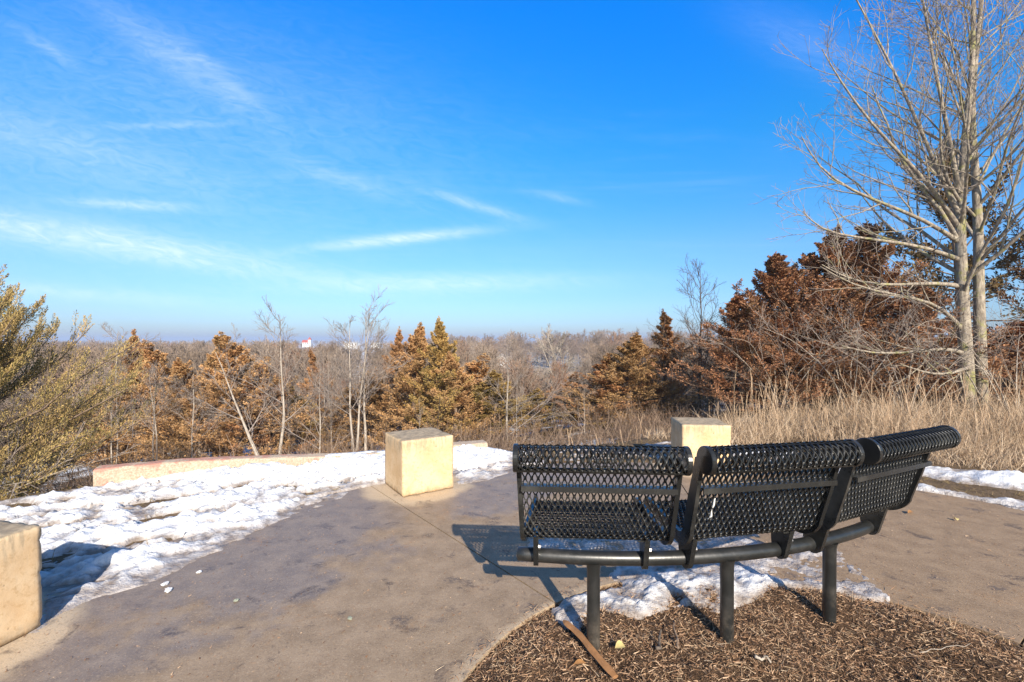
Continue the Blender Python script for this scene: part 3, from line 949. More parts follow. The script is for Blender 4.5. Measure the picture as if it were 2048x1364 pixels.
# ------------------------------------------------------------------ stone blocks
def block_mesh(seed):
    n_ = 22
    mb = MB()
    s_ = 0.248
    for axis in range(3):
        for sg in (-1, 1):
            g = np.linspace(-1, 1, n_)
            a, b = np.meshgrid(g, g, indexing='ij')
            p = np.zeros((n_, n_, 3))
            p[..., axis] = sg
            p[..., (axis + 1) % 3] = a
            p[..., (axis + 2) % 3] = b
            q_ = np.abs(p)
            rr_ = 0.035
            inner = np.clip(p, -(1 - rr_), 1 - rr_)
            dlt = p - inner
            ln = np.linalg.norm(dlt, axis=-1, keepdims=True)
            p = np.where(ln > 1e-9, inner + dlt / (ln + 1e-12) * rr_, p)
            edge = np.sort(np.abs(p), -1)[..., 1]
            chip = np.clip((edge - 0.9) / 0.1, 0, 1)
            nz = fbm(p[..., 0] * 2 + p[..., 2] * 1.3 + seed, p[..., 1] * 2 - p[..., 2] * 1.7, 2.6, 4, seed)
            p = p * (1 - (0.006 * nz + 0.05 * chip * np.clip(nz - 0.10, 0, 1))[..., None])
            V = p.reshape(-1, 3) * s_
            V[:, 2] += s_
            ii, kk = np.meshgrid(np.arange(n_ - 1), np.arange(n_ - 1), indexing='ij')
            q = np.stack([ii * n_ + kk, (ii + 1) * n_ + kk, (ii + 1) * n_ + kk + 1, ii * n_ + kk + 1], -1).reshape(-1, 4)
            mb.add(V, q if sg > 0 else q[:, ::-1])
    me = mb.mesh('stone_block', M['stone'], True)
    import bmesh
    bm = bmesh.new()
    bm.from_mesh(me)
    bmesh.ops.remove_doubles(bm, verts=bm.verts, dist=0.0008)
    bm.to_mesh(me)
    bm.free()
    return me


labels = ['tan stone block in the middle, standing on the patio edge in front of the snow',
          'tan stone block partly hidden behind the black bench',
          'tan stone block at the left edge of the photo with snow against its far side']
for k_, ((c, a), lb) in enumerate(zip(CUBES, labels)):
    o = link('stone_block', block_mesh(5 + 7 * k_), None, (c[0], c[1], 0.004), (0, 0, R(a - [0, -4, 0][k_]) + R(90)))
    tag(o, lb, 'stone block', 'tan stone blocks round the patio')

# ------------------------------------------------------------------ bench
BC = (0.542, 4.694)
BR, ZP = 2.597, 0.419
bench = empty('park_bench', (BC[0] + BR * math.sin(R(11)), BC[1] - BR * math.cos(R(11)), 0.0))
tag(bench, 'curved black metal park bench with three mesh seats', 'bench')
BO = np.array(bench.location)

prof = []
for t in np.linspace(-70, 160, 14):                      # rolled top, from the lip facing the camera over to the back
    prof.append((0.268 + 0.046 * math.cos(R(t)), 0.931 + 0.046 * math.sin(R(t))))
prof += [(0.2105, 0.905), (0.200, 0.870), (0.170, 0.775), (0.137, 0.670), (0.117, 0.605)]
c0, rb_ = (0.0235, 0.630), 0.100
for t in np.linspace(-18, -96, 9):
    prof.append((c0[0] + rb_ * math.cos(R(t)), c0[1] + rb_ * math.sin(R(t))))
prof += [(-0.10, 0.5365), (-0.22, 0.5445), (-0.325, 0.5500)]
for t in np.linspace(80, 200, 8):
    prof.append((-0.335 + 0.036 * math.cos(R(t)), 0.5145 + 0.036 * math.sin(R(t))))
prof = np.array(prof)
pl = np.concatenate([[0], np.cumsum(np.hypot(*np.diff(prof, axis=0).T))])
PL = pl[-1]


def prof_at(s):
    return np.interp(s, pl, prof[:, 0]), np.interp(s, pl, prof[:, 1])


def prof_frame(s):
    e_ = 0.004
    r0, z0 = prof_at(np.clip(s - e_, 0, PL))
    r1, z1 = prof_at(np.clip(s + e_, 0, PL))
    t_ = np.stack([r1 - r0, z1 - z0], -1)
    t_ = t_ / np.linalg.norm(t_, axis=-1, keepdims=True)
    return t_, np.stack([t_[..., 1], -t_[..., 0]], -1)     # tangent, normal (rho, z)


AL = math.tan(R(6.45))


def half_w(rho):
    return AL * (BR + rho)


NC = 23
ROWS = int(round(PL / 0.0285))
RH = PL / ROWS


def seat_mesh():
    """expanded-metal sheet: every diamond opening is a real hole with rounded strands"""
    cells = [(c_, r_) for r_ in range(1, ROWS) for c_ in range(0 if r_ % 2 == 0 else -1, NC)]
    cells = np.array(cells, float)
    ca = (cells[:, 0] + 0.5 + 0.5 * (cells[:, 1] % 2)) / NC * 2 - 1
    cs = cells[:, 1] * RH
    corner = np.array([(0, 1), (.5, .5), (1, 0), (.5, -.5), (0, -1), (-.5, -.5), (-1, 0), (-.5, .5)])
    hole = np.array([(0, .65), (.38, .39), (.57, 0), (.38, -.39), (0, -.65), (-.38, -.39), (-.57, 0), (-.38, .39)])
    mid = corner * 0.35 + hole * 0.65
    rings = [(corner, 0.0052), (mid, 0.0042), (hole, 0.0), (mid, -0.0042), (corner, -0.0052)]
    V = []
    for (shape, off) in rings:
        u = ca[:, None] + shape[None, :, 0] / NC
        s = np.clip(cs[:, None] + shape[None, :, 1] * RH, 0, PL)
        rho, z = prof_at(s)
        t_, n_ = prof_frame(s)
        # strands of expanded metal are twisted: upper side leans out, lower side leans in
        lean = shape[None, :, 1] * -0.0040
        o_ = off + lean
        rho = rho + n_[..., 0] * o_
        z = z + n_[..., 1] * o_
        x_ = np.clip(u, -1, 1) * (half_w(rho) - 0.004)
        V.append(np.stack([x_, -rho, z], -1))
    V = np.stack(V, 1)                                     # cells, ring, 8, xyz
    N = len(cells)
    c_, r_, k_ = np.meshgrid(np.arange(N) * 40, np.arange(4) * 8, np.arange(8), indexing='ij')
    kk = (k_ + 1) % 8
    q = np.stack([c_ + r_ + k_, c_ + r_ + kk, c_ + r_ + 8 + kk, c_ + r_ + 8 + k_], -1).reshape(-1, 4)
    return new_mesh('seat', V.reshape(-1, 3), q, M['bench'], True)


def bar_mesh(sign):
    """flat side bar that follows the profile, with a round cap closing the rolled top"""
    mb = MB()
    s = np.linspace(0.215, PL, 60)
    rho, z = prof_at(s)
    t_, n_ = prof_frame(s)
    wide = 0.025 + 0.006 * np.clip((s - 0.3) / 0.1, 0, 1)
    pts = []
    for (dn, dx_) in ((-1, 0), (-1, 1), (1, 1), (1, 0)):
        rr_ = rho + n_[:, 0] * dn * wide * (0.75 if dn < 0 else 1)
        zz_ = z + n_[:, 1] * dn * wide * (0.75 if dn < 0 else 1)
        x_ = sign * (half_w(rho) + (0.015 if dx_ else -0.003))
        pts.append(np.stack([x_, -rr_, zz_], -1))
    V = np.stack(pts, 1).reshape(-1, 3)
    nS = len(s)
    q = [(i_ * 4 + j_, i_ * 4 + (j_ + 1) % 4, (i_ + 1) * 4 + (j_ + 1) % 4, (i_ + 1) * 4 + j_) for i_ in range(nS - 1) for j_ in range(4)]
    q += [(0, 3, 2, 1), tuple((nS - 1) * 4 + j_ for j_ in range(4))]
    mb.add(V, np.array(q))
    # round end cap
    cr, czz, rad = 0.266, 0.929, 0.056
    a = np.arange(28) / 28 * 2 * np.pi
    sh = []
    for (xx, sc) in ((-0.003, 0.97), (0.0, 1.0), (0.0135, 1.0), (0.0165, 0.955)):
        rr_ = cr + rad * sc * np.cos(a)
        zz_ = czz + rad * sc * np.sin(a)
        sh.append(np.stack([np.full(28, 1.0) * sign * (half_w(cr) + xx), -rr_, zz_], -1))
    V = np.concatenate(sh + [np.array([[sign * (half_w(cr) - .003), -cr, czz], [sign * (half_w(cr) + .0165), -cr, czz]])])
    q = [(r_ * 28 + j_, r_ * 28 + (j_ + 1) % 28, (r_ + 1) * 28 + (j_ + 1) % 28, (r_ + 1) * 28 + j_) for r_ in range(3) for j_ in range(28)]
    tri = [(112, j_, (j_ + 1) % 28) for j_ in range(28)] + [(113, 84 + (j_ + 1) % 28, 84 + j_) for j_ in range(28)]
    mb.add(V, [np.array(q), np.array(tri)])
    me = mb.mesh('side_bar', M['bench'], False)
    return me


def rod(p0, p1, r_, mb, sides=10):
    V, F = tubes(np.array([[p0, p1]], float), np.full((1, 2), r_), sides, True)
    mb.add(V, F)


seat_me = seat_mesh()
bars = {s_: bar_mesh(s_) for s_ in (-1, 1)}
# crossbar fin on the back, edge rods, bracket, bolts
mb = MB()
rc, zc_ = 0.178, 0.800
hw = half_w(rc) - 0.002
slope = 0.34
V, F = box(0, -(rc + 0.018), zc_, 2 * hw, 0.036, 0.006)
mb.add(V, F)
V, F = box(0, -(rc + 0.0395), zc_ - 0.008, 2 * hw, 0.007, 0.022)
mb.add(V, F)
cross_me = mb.mesh('crossbar', M['bench'])
mb = MB()
rho0, z0 = prof[0]
rod((-half_w(rho0), -rho0, z0), (half_w(rho0), -rho0, z0), 0.0105, mb)
rho1, z1 = prof[-1]
lip_me = mb.mesh('edge_rod', M['bench'], True)
mb = MB()
rod((-half_w(rho1), -rho1, z1), (half_w(rho1), -rho1, z1), 0.0105, mb)
front_me = mb.mesh('edge_rod', M['bench'], True)


def bracket_mesh(x_):
    """upright lug welded on the pipe that carries a seat"""
    mb = MB()
    ring_ = []
    for t in np.linspace(200, -20, 16):
        ring_.append((0.042 * math.cos(R(t)), 0.0 + 0.042 * math.sin(R(t)) - 0.004))
    outline = [(-0.05, 0.118), (-0.046, 0.03)] + [(0.040 * math.cos(R(t)), 0.040 * math.sin(R(t))) for t in np.linspace(195, 345, 12)] + [(0.05, 0.03), (0.075, 0.118)]
    n_ = len(outline)
    V = [(x_ + sx_, -p_, ZP + q_) for sx_ in (-0.011, 0.011) for (p_, q_) in outline]
    q = [(j_, (j_ + 1) % n_, n_ + (j_ + 1) % n_, n_ + j_) for j_ in range(n_)]
    tri = []
    cen = [(x_ - 0.011, 0, ZP + .03), (x_ + 0.011, 0, ZP + .03)]
    for j_ in range(n_):
        tri += [(2 * n_, (j_ + 1) % n_, j_), (2 * n_ + 1, n_ + j_, n_ + (j_ + 1) % n_)]
    mb.add(np.array(V + cen), [np.array(q), np.array(tri)])
    # flange folded along the bottom of the seat
    Vb, Fb = box(x_ + (0.020 if x_ < 0 else -0.020), -0.012, ZP + 0.108, 0.040, 0.11, 0.006)
    mb.add(Vb, Fb)
    return mb.mesh('bracket', M['bench'])


br_me = {x_: bracket_mesh(x_) for x_ in (-0.255, 0.225)}
mb = MB()
rod((-0.012, 0, 0), (0.012, 0, 0), 0.011, mb, 6)
bolt_me = mb.mesh('bolt', M['steel'])

SEATS = [(-3.95, 0.0), (10.8, 0.0), (25.85, 0.0)]
for k_, (a, dr) in enumerate(SEATS):
    ca, sa = math.cos(R(a)), math.sin(R(a))
    loc = np.array([BC[0] + (BR + dr) * sa, BC[1] - (BR + dr) * ca, 0.0]) - BO
    seat = link('seat', seat_me, bench, loc, (0, 0, R(a)))
    for s_ in (-1, 1):
        link('side_bar', bars[s_], seat)
    link('crossbar', cross_me, seat)
    link('edge_rod', lip_me, seat)
    link('edge_rod', front_me, seat)
    for x_ in br_me:
        link('bracket', br_me[x_], seat, (0, dr, 0))
        link('bolt', bolt_me, seat, (x_ + 0.008, -0.045 + dr, ZP + 0.062))
    if k_ == 1:
        mb = MB()
        P = np.array([[(-0.225, -0.164, 0.742), (-0.222, -0.152, 0.71), (-0.228, -0.145, 0.685), (-0.222, -0.136, 0.66), (-0.236, -0.130, 0.643)]])
        V, F = tubes(P, np.array([[.003, .0045, .003, .005, .002]]), 6, True)
        mb.add(V, F)
        V, F = tubes(np.array([[(-0.222, -0.136, 0.66), (-0.216, -0.13, 0.645)]]), np.array([[.003, .002]]), 6, True)
        mb.add(V, F)
        link('bird_dropping', mb.mesh('bird_dropping', M['white_splash'], True), seat)

# pipe rail and legs
aa = np.linspace(R(-11.4), R(32.2), 60)
P = np.stack([BC[0] + BR * np.sin(aa) - BO[0], BC[1] - BR * np.cos(aa) - BO[1], np.full(60, ZP)], -1)
rr = np.full(60, 0.0315)
P = np.concatenate([P[:1] - (P[1] - P[0]) * 0.10, P, P[-1:] + (P[-1] - P[-2]) * 0.10])
rr = np.concatenate([[0.024], rr, [0.024]])
V, F = tubes(P[None], rr[None], 20, True)
link('rail', new_mesh('rail', V, F, M['pipe'], True), bench)
for px_ in (1187, 1455, 1660):
    best = min(np.linspace(R(-11), R(32), 800), key=lambda t: abs((BC[0] + BR * math.sin(t)) / (BC[1] - BR * math.cos(t)) * FOC + 1024 - px_))
    lx, ly = BC[0] + BR * math.sin(best), BC[1] - BR * math.cos(best)
    lz0 = float(mulch_z(np.array([lx]), np.array([ly]))[0]) - 0.06
    zs = np.array([lz0, 0.1, 0.2, 0.34, 0.375, 0.392, 0.405])
    rs = np.array([.0295, .0295, .0295, .0295, .0305, .033, .037])
    P = np.stack([np.full(7, lx - BO[0]), np.full(7, ly - BO[1]), zs], -1)
    V, F = tubes(P[None], rs[None], 20, False)
    link('leg', new_mesh('leg', V, F, M['pipe'], True), bench)

# ------------------------------------------------------------------ vegetation generators
def resample(P, n_):
    return P


def grow(P, Rd, nchild, t_rng, ang_rng, ratio, rratio, npts, up, wig, rng, rmin, curve=0.0, taper=0.35, flat_len=0.6):
    """children limbs of the limbs P (B,n,3) with radii Rd (B,n)"""
    B, n_, _ = P.shape
    t = (np.arange(nchild)[None] + rng.uniform(0.1, 0.9, (B, nchild))) / nchild
    t = t_rng[0] + (t_rng[1] - t_rng[0]) * t
    f = t * (n_ - 1)
    i0 = np.minimum(f.astype(int), n_ - 2)
    fr = (f - i0)[..., None]
    bi = np.arange(B)[:, None]
    base = P[bi, i0] * (1 - fr) + P[bi, i0 + 1] * fr
    tan = norm(P[bi, i0 + 1] - P[bi, i0])
    rb = Rd[bi, i0] * (1 - fr[..., 0]) + Rd[bi, i0 + 1] * fr[..., 0]
    Lp = np.linalg.norm(np.diff(P, axis=1), axis=-1).sum(1)[:, None]
    perp = norm(np.cross(tan, rng.normal(size=tan.shape)))
    a = rng.uniform(*ang_rng, t.shape)[..., None]
    d = np.cos(a) * tan + np.sin(a) * perp
    d[..., 2] += up
    d = norm(d).reshape(-1, 3)
    L = (Lp * ratio * (1.15 - flat_len * (t - t_rng[0]) / (t_rng[1] - t_rng[0] + 1e-9)) * rng.uniform(0.65, 1.25, t.shape)).reshape(-1)
    pts = [base.reshape(-1, 3)]
    for k_ in range(npts - 1):
        pts.append(pts[-1] + d * (L / (npts - 1))[:, None])
        d = d + rng.normal(size=d.shape) * wig
        d[:, 2] += curve
        d = norm(d)
    Pn = np.stack(pts, 1)
    r0 = np.maximum(rb.reshape(-1) * rratio * rng.uniform(0.75, 1.1, L.shape), rmin)
    Rn = np.maximum(r0[:, None] * np.linspace(1, taper, npts)[None], rmin * 0.55)
    return Pn, Rn


def stem(pts, r0, r1, n_, rng, wob=0.02):
    P = np.array(pts, float)
    s = np.linspace(0, 1, len(P))
    u = np.linspace(0, 1, n_)
    Q = np.stack([np.interp(u, s, P[:, k_]) for k_ in range(3)], -1)
    w_ = np.cumsum(rng.normal(size=(n_, 3)) * wob, 0)
    w_[:, 2] *= 0.2
    Q = Q + w_ - w_[0]
    for _ in range(2):
        Q[1:-1] = (Q[:-2] + 2 * Q[1:-1] + Q[2:]) / 4
    Rr = r0 + (r1 - r0) * u ** 0.85
    Rr[0] *= 1.25
    return Q[None], Rr[None]


def bare_tree_meshes(name, seed, H, r0, spread=0.55, n1=14, n2=8, n3=6, n4=0, rmin=0.004, low=0.25, lean=(0, 0), forks=1, up=0.35, m_trunk='bark_pale', m_twig='bark_twig', stems=None):
    rng = np.random.default_rng(seed)
    trunk, crown = MB(), MB()
    if stems is None:
        stems = []
        for f in range(forks):
            a = rng.uniform(0, 6.28)
            o_ = 0.16 * H * f
            stems.append([(0.02 * f, 0, 0), (lean[0] * .4 + .3 * o_ * math.cos(a), lean[1] * .4 + .3 * o_ * math.sin(a), H * .45),
                          (lean[0] + o_ * math.cos(a), lean[1] + o_ * math.sin(a), H * rng.uniform(.9, 1.0))])
    for st in stems:
        P0, R0 = stem(st, r0, r0 * 0.10, 14, rng, 0.012 * H ** 0.5)
        trunk.add(*tubes(P0, R0, 8))
        P1, R1 = grow(P0, R0, n1, (low, 0.97), (R(32), R(62)), spread * 0.72, 0.52, 7, up * 0.4, 0.10, rng, rmin * 2, 0.06, 0.3, 0.75)
        crown.add(*tubes(P1, R1, 5))
        P2, R2 = grow(P1, R1, n2, (0.18, 1.0), (R(22), R(55)), 0.48, 0.6, 5, up * 0.35, 0.14, rng, rmin * 1.3, 0.05, 0.4)
        crown.add(*tubes(P2, R2, 4))
        P3, R3 = grow(P2, R2, n3, (0.2, 1.0), (R(20), R(55)), 0.5, 0.65, 4, up * 0.3, 0.16, rng, rmin, 0.04, 0.5)
        crown.add(*tubes(P3, R3, 3))
        if n4:
            P4, R4 = grow(P3, R3, n4, (0.2, 1.0), (R(20), R(60)), 0.5, 0.7, 3, up * 0.3, 0.2, rng, rmin * .8, 0.03, 0.5)
            crown.add(*tubes(P4, R4, 3))
    return trunk.mesh(name + ' trunk', M[m_trunk], True), crown.mesh(name + ' crown', M[m_twig], True)


def cedar_meshes(name, seed, H, Rad, n_br=80, n_sec=8, n_leaf=60, leaf=0.05, mat='cedar_orange', plume=0.06, lowest=0.03, shape=0.9, el=(8, 52), tips=0.30, fat=0.42, uneven=0.35, sec=0.42, shoots=0.1):
    """red cedar: ascending branches carry tapering plumes of scale foliage that end in points, with open gaps between them"""
    rng = np.random.default_rng(seed)
    wood, fol = MB(), MB()
    P0, R0 = stem([(0, 0, -0.1), (rng.normal() * .03 * H, rng.normal() * .03 * H, H * .5), (rng.normal() * .03 * H, rng.normal() * .02 * H, H * .97)], 0.016 * H + .01, 0.005, 14, rng, 0.01)
    wood.add(*tubes(P0, R0, 7))
    nt_ = P0.shape[1]
    axes = []                                       # (polyline (B,5,3), foliage from t0, brush radius at the base, leaves)

    def on_trunk(h):
        f = h * (nt_ - 1)
        i0 = np.minimum(f.astype(int), nt_ - 2)
        return P0[0][i0] * (1 - (f - i0))[:, None] + P0[0][i0 + 1] * (f - i0)[:, None]

    def five(base, d, L, curl, rng):
        t = np.linspace(0, 1, 5)
        P = base[:, None] + d[:, None] * (L[:, None] * t)[..., None]
        P[..., 2] += curl * L[:, None] * t ** 2.2
        P[:, 1:] += np.cumsum(rng.normal(size=(len(L), 4, 3)) * (0.028 * L)[:, None, None], 1)
        return P

    h = lowest + (0.93 - lowest) * ((np.arange(n_br) + rng.uniform(0, 1, n_br)) / n_br) ** 0.95
    az = np.arange(n_br) * 2.39996 + rng.normal(size=n_br) * 0.45
    L = Rad * ((1 - h) ** shape * np.clip(1 + rng.normal(size=n_br) * uneven * (0.4 + 0.6 * (1 - h)), 0.4, 1.5) + 0.015)
    L *= np.where(h < 0.12, 0.7 + h * 2.5, 1.0)
    e_ = R(el[0]) + (R(el[1]) - R(el[0])) * h + rng.normal(size=n_br) * R(10)
    up_ = rng.uniform(size=n_br) < shoots
    e_ = np.where(up_ & (h < .7), R(66), e_)
    d = np.stack([np.cos(az) * np.cos(e_), np.sin(az) * np.cos(e_), np.sin(e_)], -1)
    PB = five(on_trunk(h), d, L, tips, rng)
    wood.add(*tubes(PB, (0.004 + 0.008 * L)[:, None] * np.linspace(1, 0.25, 5)[None], 4))
    axes.append((PB, 0.42, plume * (0.32 + 0.85 * np.minimum(L / Rad, 1)), int(n_leaf * 1.2)))
    # side plumes
    def side_plumes(P, L, n_, t_lo, ratio, spread):
        tt = t_lo + (0.95 - t_lo) * (np.arange(n_)[None] + rng.uniform(0, 1, (len(L), n_))) / n_
        f = tt * 4
        i0 = np.minimum(f.astype(int), 3)
        fr = (f - i0)[..., None]
        bi = np.arange(len(L))[:, None]
        sb = P[bi, i0] * (1 - fr) + P[bi, i0 + 1] * fr
        tan = norm(P[bi, i0 + 1] - P[bi, i0])
        sd = norm(np.cross(tan, np.array([0, 0, 1.0])))
        sg = np.where((np.arange(n_) + rng.integers(0, 2, n_)) % 2 == 0, 1, -1)[None, :, None]
        dd = norm(tan * 0.8 + sd * sg * (spread * rng.uniform(.45, 1.2, tt.shape))[..., None] + np.array([0, 0, .30]) + rng.normal(size=tan.shape) * .24)
        ll = (L[:, None] * ratio * (1.15 - 0.75 * tt) * rng.uniform(.55, 1.25, tt.shape) + plume * 0.45)
        return sb.reshape(-1, 3), dd.reshape(-1, 3), ll.reshape(-1)
    sb, dd, ll = side_plumes(PB, L, n_sec, 0.22, sec, 0.75)
    P2 = five(sb, dd, ll, 0.18, rng)
    wood.add(*tubes(P2, (0.002 + 0.005 * ll)[:, None] * np.linspace(1, 0.3, 5)[None], 3))
    axes.append((P2, 0.10, plume * np.clip(0.22 + 1.3 * ll / (Rad * sec), .25, 1.2), n_leaf))
    # leader with short ascending shoots
    axes.append((P0[:, [-5, -4, -3, -2, -1]], 0.0, np.array([plume * 0.95]), n_leaf * 3))
    nl = 16
    hl = rng.uniform(0.80, 0.985, nl)
    al = rng.uniform(0, 6.28, nl)
    el_ = R(58) + rng.normal(size=nl) * R(9)
    dl = np.stack([np.cos(al) * np.cos(el_), np.sin(al) * np.cos(el_), np.sin(el_)], -1)
    axes.append((five(on_trunk(hl), dl, Rad * (0.03 + 0.62 * (1 - hl)) * rng.uniform(.7, 1.3, nl), .1, rng), 0.0, np.full(nl, plume * .6), n_leaf // 2))
    for (P, t0, pr, n_) in axes:
        B = len(P)
        t = t0 + (1.0 - t0) * (np.arange(n_)[None] + rng.uniform(0, 1, (B, n_))) / n_
        f = t * 4
        i0 = np.minimum(f.astype(int), 3)
        fr = (f - i0)[..., None]
        bi = np.arange(B)[:, None]
        c = P[bi, i0] * (1 - fr) + P[bi, i0 + 1] * fr
        tan = norm(P[bi, i0 + 1] - P[bi, i0])
        u_ = (t - t0) / (1 - t0)
        rad = np.asarray(pr)[:, None] * (np.clip((1 - u_), 0, 1) ** 0.65 * np.clip(u_ * 5 + .35, 0, 1) + 0.06)
        rad = rad * np.clip(1 + 0.35 * np.sin(u_ * 17 + rng.uniform(0, 6, (B, 1))), .5, 1.4)     # tufted along its length
        out_ = norm(np.cross(tan, rng.normal(size=tan.shape)))
        lb = (c + out_ * (rad * rng.uniform(.15, 1.0, t.shape) ** .6)[..., None]).reshape(-1, 3)
        ld = norm(tan * .8 + out_ * .62 + rng.normal(size=tan.shape) * .28 + np.array([0, 0, .18])).reshape(-1, 3)
        N = len(lb)
        l_ = leaf * rng.uniform(.55, 1.25, N)
        w_ = l_ * fat * rng.uniform(.7, 1.2, N)
        sv = norm(np.cross(ld, rng.normal(size=(N, 3))))
        V = np.stack([lb - ld * (l_ * .3)[:, None], lb + ld * (l_ * .25)[:, None] + sv * (w_ * .5)[:, None], lb + ld * (l_ * .8)[:, None], lb + ld * (l_ * .3)[:, None] - sv * (w_ * .5)[:, None]], 1).reshape(-1, 3)
        fol.add(V, np.arange(N * 4).reshape(-1, 4))
    return wood.mesh(name + ' trunk', M['bark_brown'], True), fol.mesh(name + ' crown', M[mat])


def plant(name, meshes, loc, rz, scale, label, cat, group=None, crown='crown'):
    root = empty(name, loc, rz)
    root.scale = scale if isinstance(scale, tuple) else (scale,) * 3
    tag(root, label, cat, group)
    link('trunk', meshes[0], root)
    link(crown, meshes[1], root)
    return root


def place(px, d):
    x = (px - 1024) / FOC * d
    return x, d, tz1(x, d)


def top_height(py, d, zg):
    return CAM_H + (HOR - py) / FOC * d - zg


# ---- cedars below the brow: (pixel column, distance, pixel row of the top, pixel width, prototype, label)
unit = {}
for key, sd_, mat, kw in (('o', 31, 'cedar_orange', {}), ('b', 32, 'cedar_brown', dict(n_br=64, uneven=.45)), ('v', 33, 'cedar_olive', dict(uneven=.45)), ('o2', 34, 'cedar_orange', dict(uneven=.5, shape=1.0)), ('b2', 35, 'cedar_brown', dict(shape=1.35, n_br=64))):
    unit[key] = cedar_meshes('cedar ' + key, sd_, 4.0, 1.25, **{**dict(n_br=84, n_sec=8, n_leaf=52, leaf=0.050, mat=mat, plume=0.080, shape=1.15), **kw})
CEDARS = [
    (272, 13.2, 656, 130, 'b', 'thin feathery brown cedar near the left, behind the pale bare tree'),
    (325, 12.2, 676, 170, 'o2', 'wide bronze cedar left of the leaning bare trunk'),
    (432, 11.6, 682, 150, 'o', 'bronze cedar with a blunt top left of the pointed one'),
    (478, 11.2, 660, 190, 'o2', 'broad orange cedar with pointed top behind the leaning trunk'),
    (622, 15.5, 692, 100, 'b2', 'narrow rust coloured cedar below the red roofed church'),
    (575, 12.8, 765, 150, 'v', 'low olive cedar behind the tall bare tree left of centre'),
    (690, 12.6, 772, 150, 'o', 'low bronze cedar between the paired bare trees'),
    (788, 13.2, 650, 120, 'b2', 'slender cedar, leftmost spire of the three above the middle stone block'),
    (832, 12.2, 641, 170, 'o', 'bronze cedar, middle spire of the three above the middle stone block'),
    (876, 11.6, 631, 150, 'v', 'tallest dark olive cedar spire above the middle stone block'),
    (940, 13.0, 704, 170, 'o2', 'round topped orange cedar right of the three spires'),
    (990, 11.8, 738, 190, 'v', 'low olive cedar behind the forked pale tree'),
    (1075, 13.0, 775, 150, 'v', 'small olive cedar in front of the tan meadow'),
    (1152, 12.6, 742, 140, 'b', 'small brown cedar with thin crown right of the tan meadow'),
    (1212, 11.6, 705, 170, 'b', 'brown cedar, left shoulder of the clump behind the bench'),
    (1262, 11.2, 662, 190, 'o', 'bronze cedar in the middle of the clump behind the bench'),
    (1318, 11.8, 616, 170, 'b2', 'cedar with a thin pale leading shoot behind the bench'),
    (365, 11.6, 712, 170, 'o', 'bronze cedar between the wide one and the blunt one, above the red wall'),
    (528, 12.0, 716, 150, 'b', 'small brown cedar just right of the pointed orange cedar'),
    (742, 12.4, 738, 150, 'o2', 'short bronze cedar right of the paired bare trees'),
    (908, 11.4, 700, 150, 'o', 'bronze cedar right beside the tallest dark olive spire'),
    (236, 12.2, 742, 150, 'o2', 'short orange cedar at the right edge of the big juniper'),
    (1185, 12.2, 765, 150, 'v', 'low olive cedar at the foot of the clump behind the bench'),
    (205, 13.8, 760, 150, 'b', 'low brown cedar beside the big yellow green juniper'),
]
rs = random.Random(3)
for (px_, d_, ty_, wd_, key, lb) in CEDARS:
    x_, y_, zg = place(px_, d_)
    H_ = top_height(ty_, d_, zg) * 1.02
    W_ = wd_ / 2 / FOC * d_ / 1.25 * 1.5
    plant('cedar_tree', unit[key], (x_, y_, zg), rs.uniform(0, 6.28), (W_, W_, H_ / 4.0), lb, 'tree', 'cedars on the slope below the patio')

# ---- rust coloured cedars on the right
ru = [cedar_meshes('rust cedar a', 41, 4.0, 1.35, 110, 9, 62, 0.046, 'cedar_rust', 0.078, shape=1.1, el=(4, 56), tips=.34, uneven=.45, shoots=.14),
      cedar_meshes('rust cedar b', 42, 4.0, 1.35, 110, 9, 62, 0.046, 'cedar_rust', 0.078, shape=1.05, el=(0, 52), tips=.42, uneven=.5, shoots=.16)]
RUST = [(1478, 9.2, 580, 240, 0, 'rust brown cedar, lowest and leftmost of the dark right hand group'),
        (1545, 9.5, 498, 270, 1, 'rust brown cedar with a forked top left of the twin spires'),
        (1668, 9.4, 446, 300, 0, 'rust brown cedar, left one of the twin spires'),
        (1745, 10.2, 438, 280, 1, 'rust brown cedar, right one of the twin spires'),
        (1835, 9.7, 560, 320, 0, 'wide rust brown cedar behind the lower branches of the big bare tree'),
        (2010, 10.9, 640, 300, 1, 'rust brown cedar behind the trunks at the right edge'),
        (1600, 9.0, 660, 260, 1, 'low bushy rust brown cedar rising behind the tall stalks')]
for (px_, d_, ty_, wd_, key, lb) in RUST:
    x_, y_, zg = place(px_, d_)
    H_ = top_height(ty_, d_, zg) * 1.02
    W_ = wd_ / 2 / FOC * d_ / 1.35 * 1.28
    plant('cedar_tree', ru[key], (x_, y_, zg), rs.uniform(0, 6.28), (W_, W_, H_ / 4.0), lb, 'tree', 'rust cedars on the right')
dk = cedar_meshes('dark conifer', 47, 7.0, 2.0, 46, 7, 60, 0.085, 'dark_conifer', 0.13, shape=.6, el=(-4, 45), tips=.2, uneven=.5)
for (px_, d_, ty_, wd_, lb) in ((1930, 12.5, 270, 380, 'tall sparse dark conifer seen through the big bare tree'), (2075, 13.2, 330, 330, 'dark conifer cut off by the right edge behind the bare tree')):
    x_, y_, zg = place(px_, d_)
    plant('conifer_tree', dk, (x_, y_, zg), rs.uniform(0, 6.28), (wd_ / 2 / FOC * d_ / 2.0,) * 2 + (top_height(ty_, d_, zg) / 7.0,), lb, 'tree')

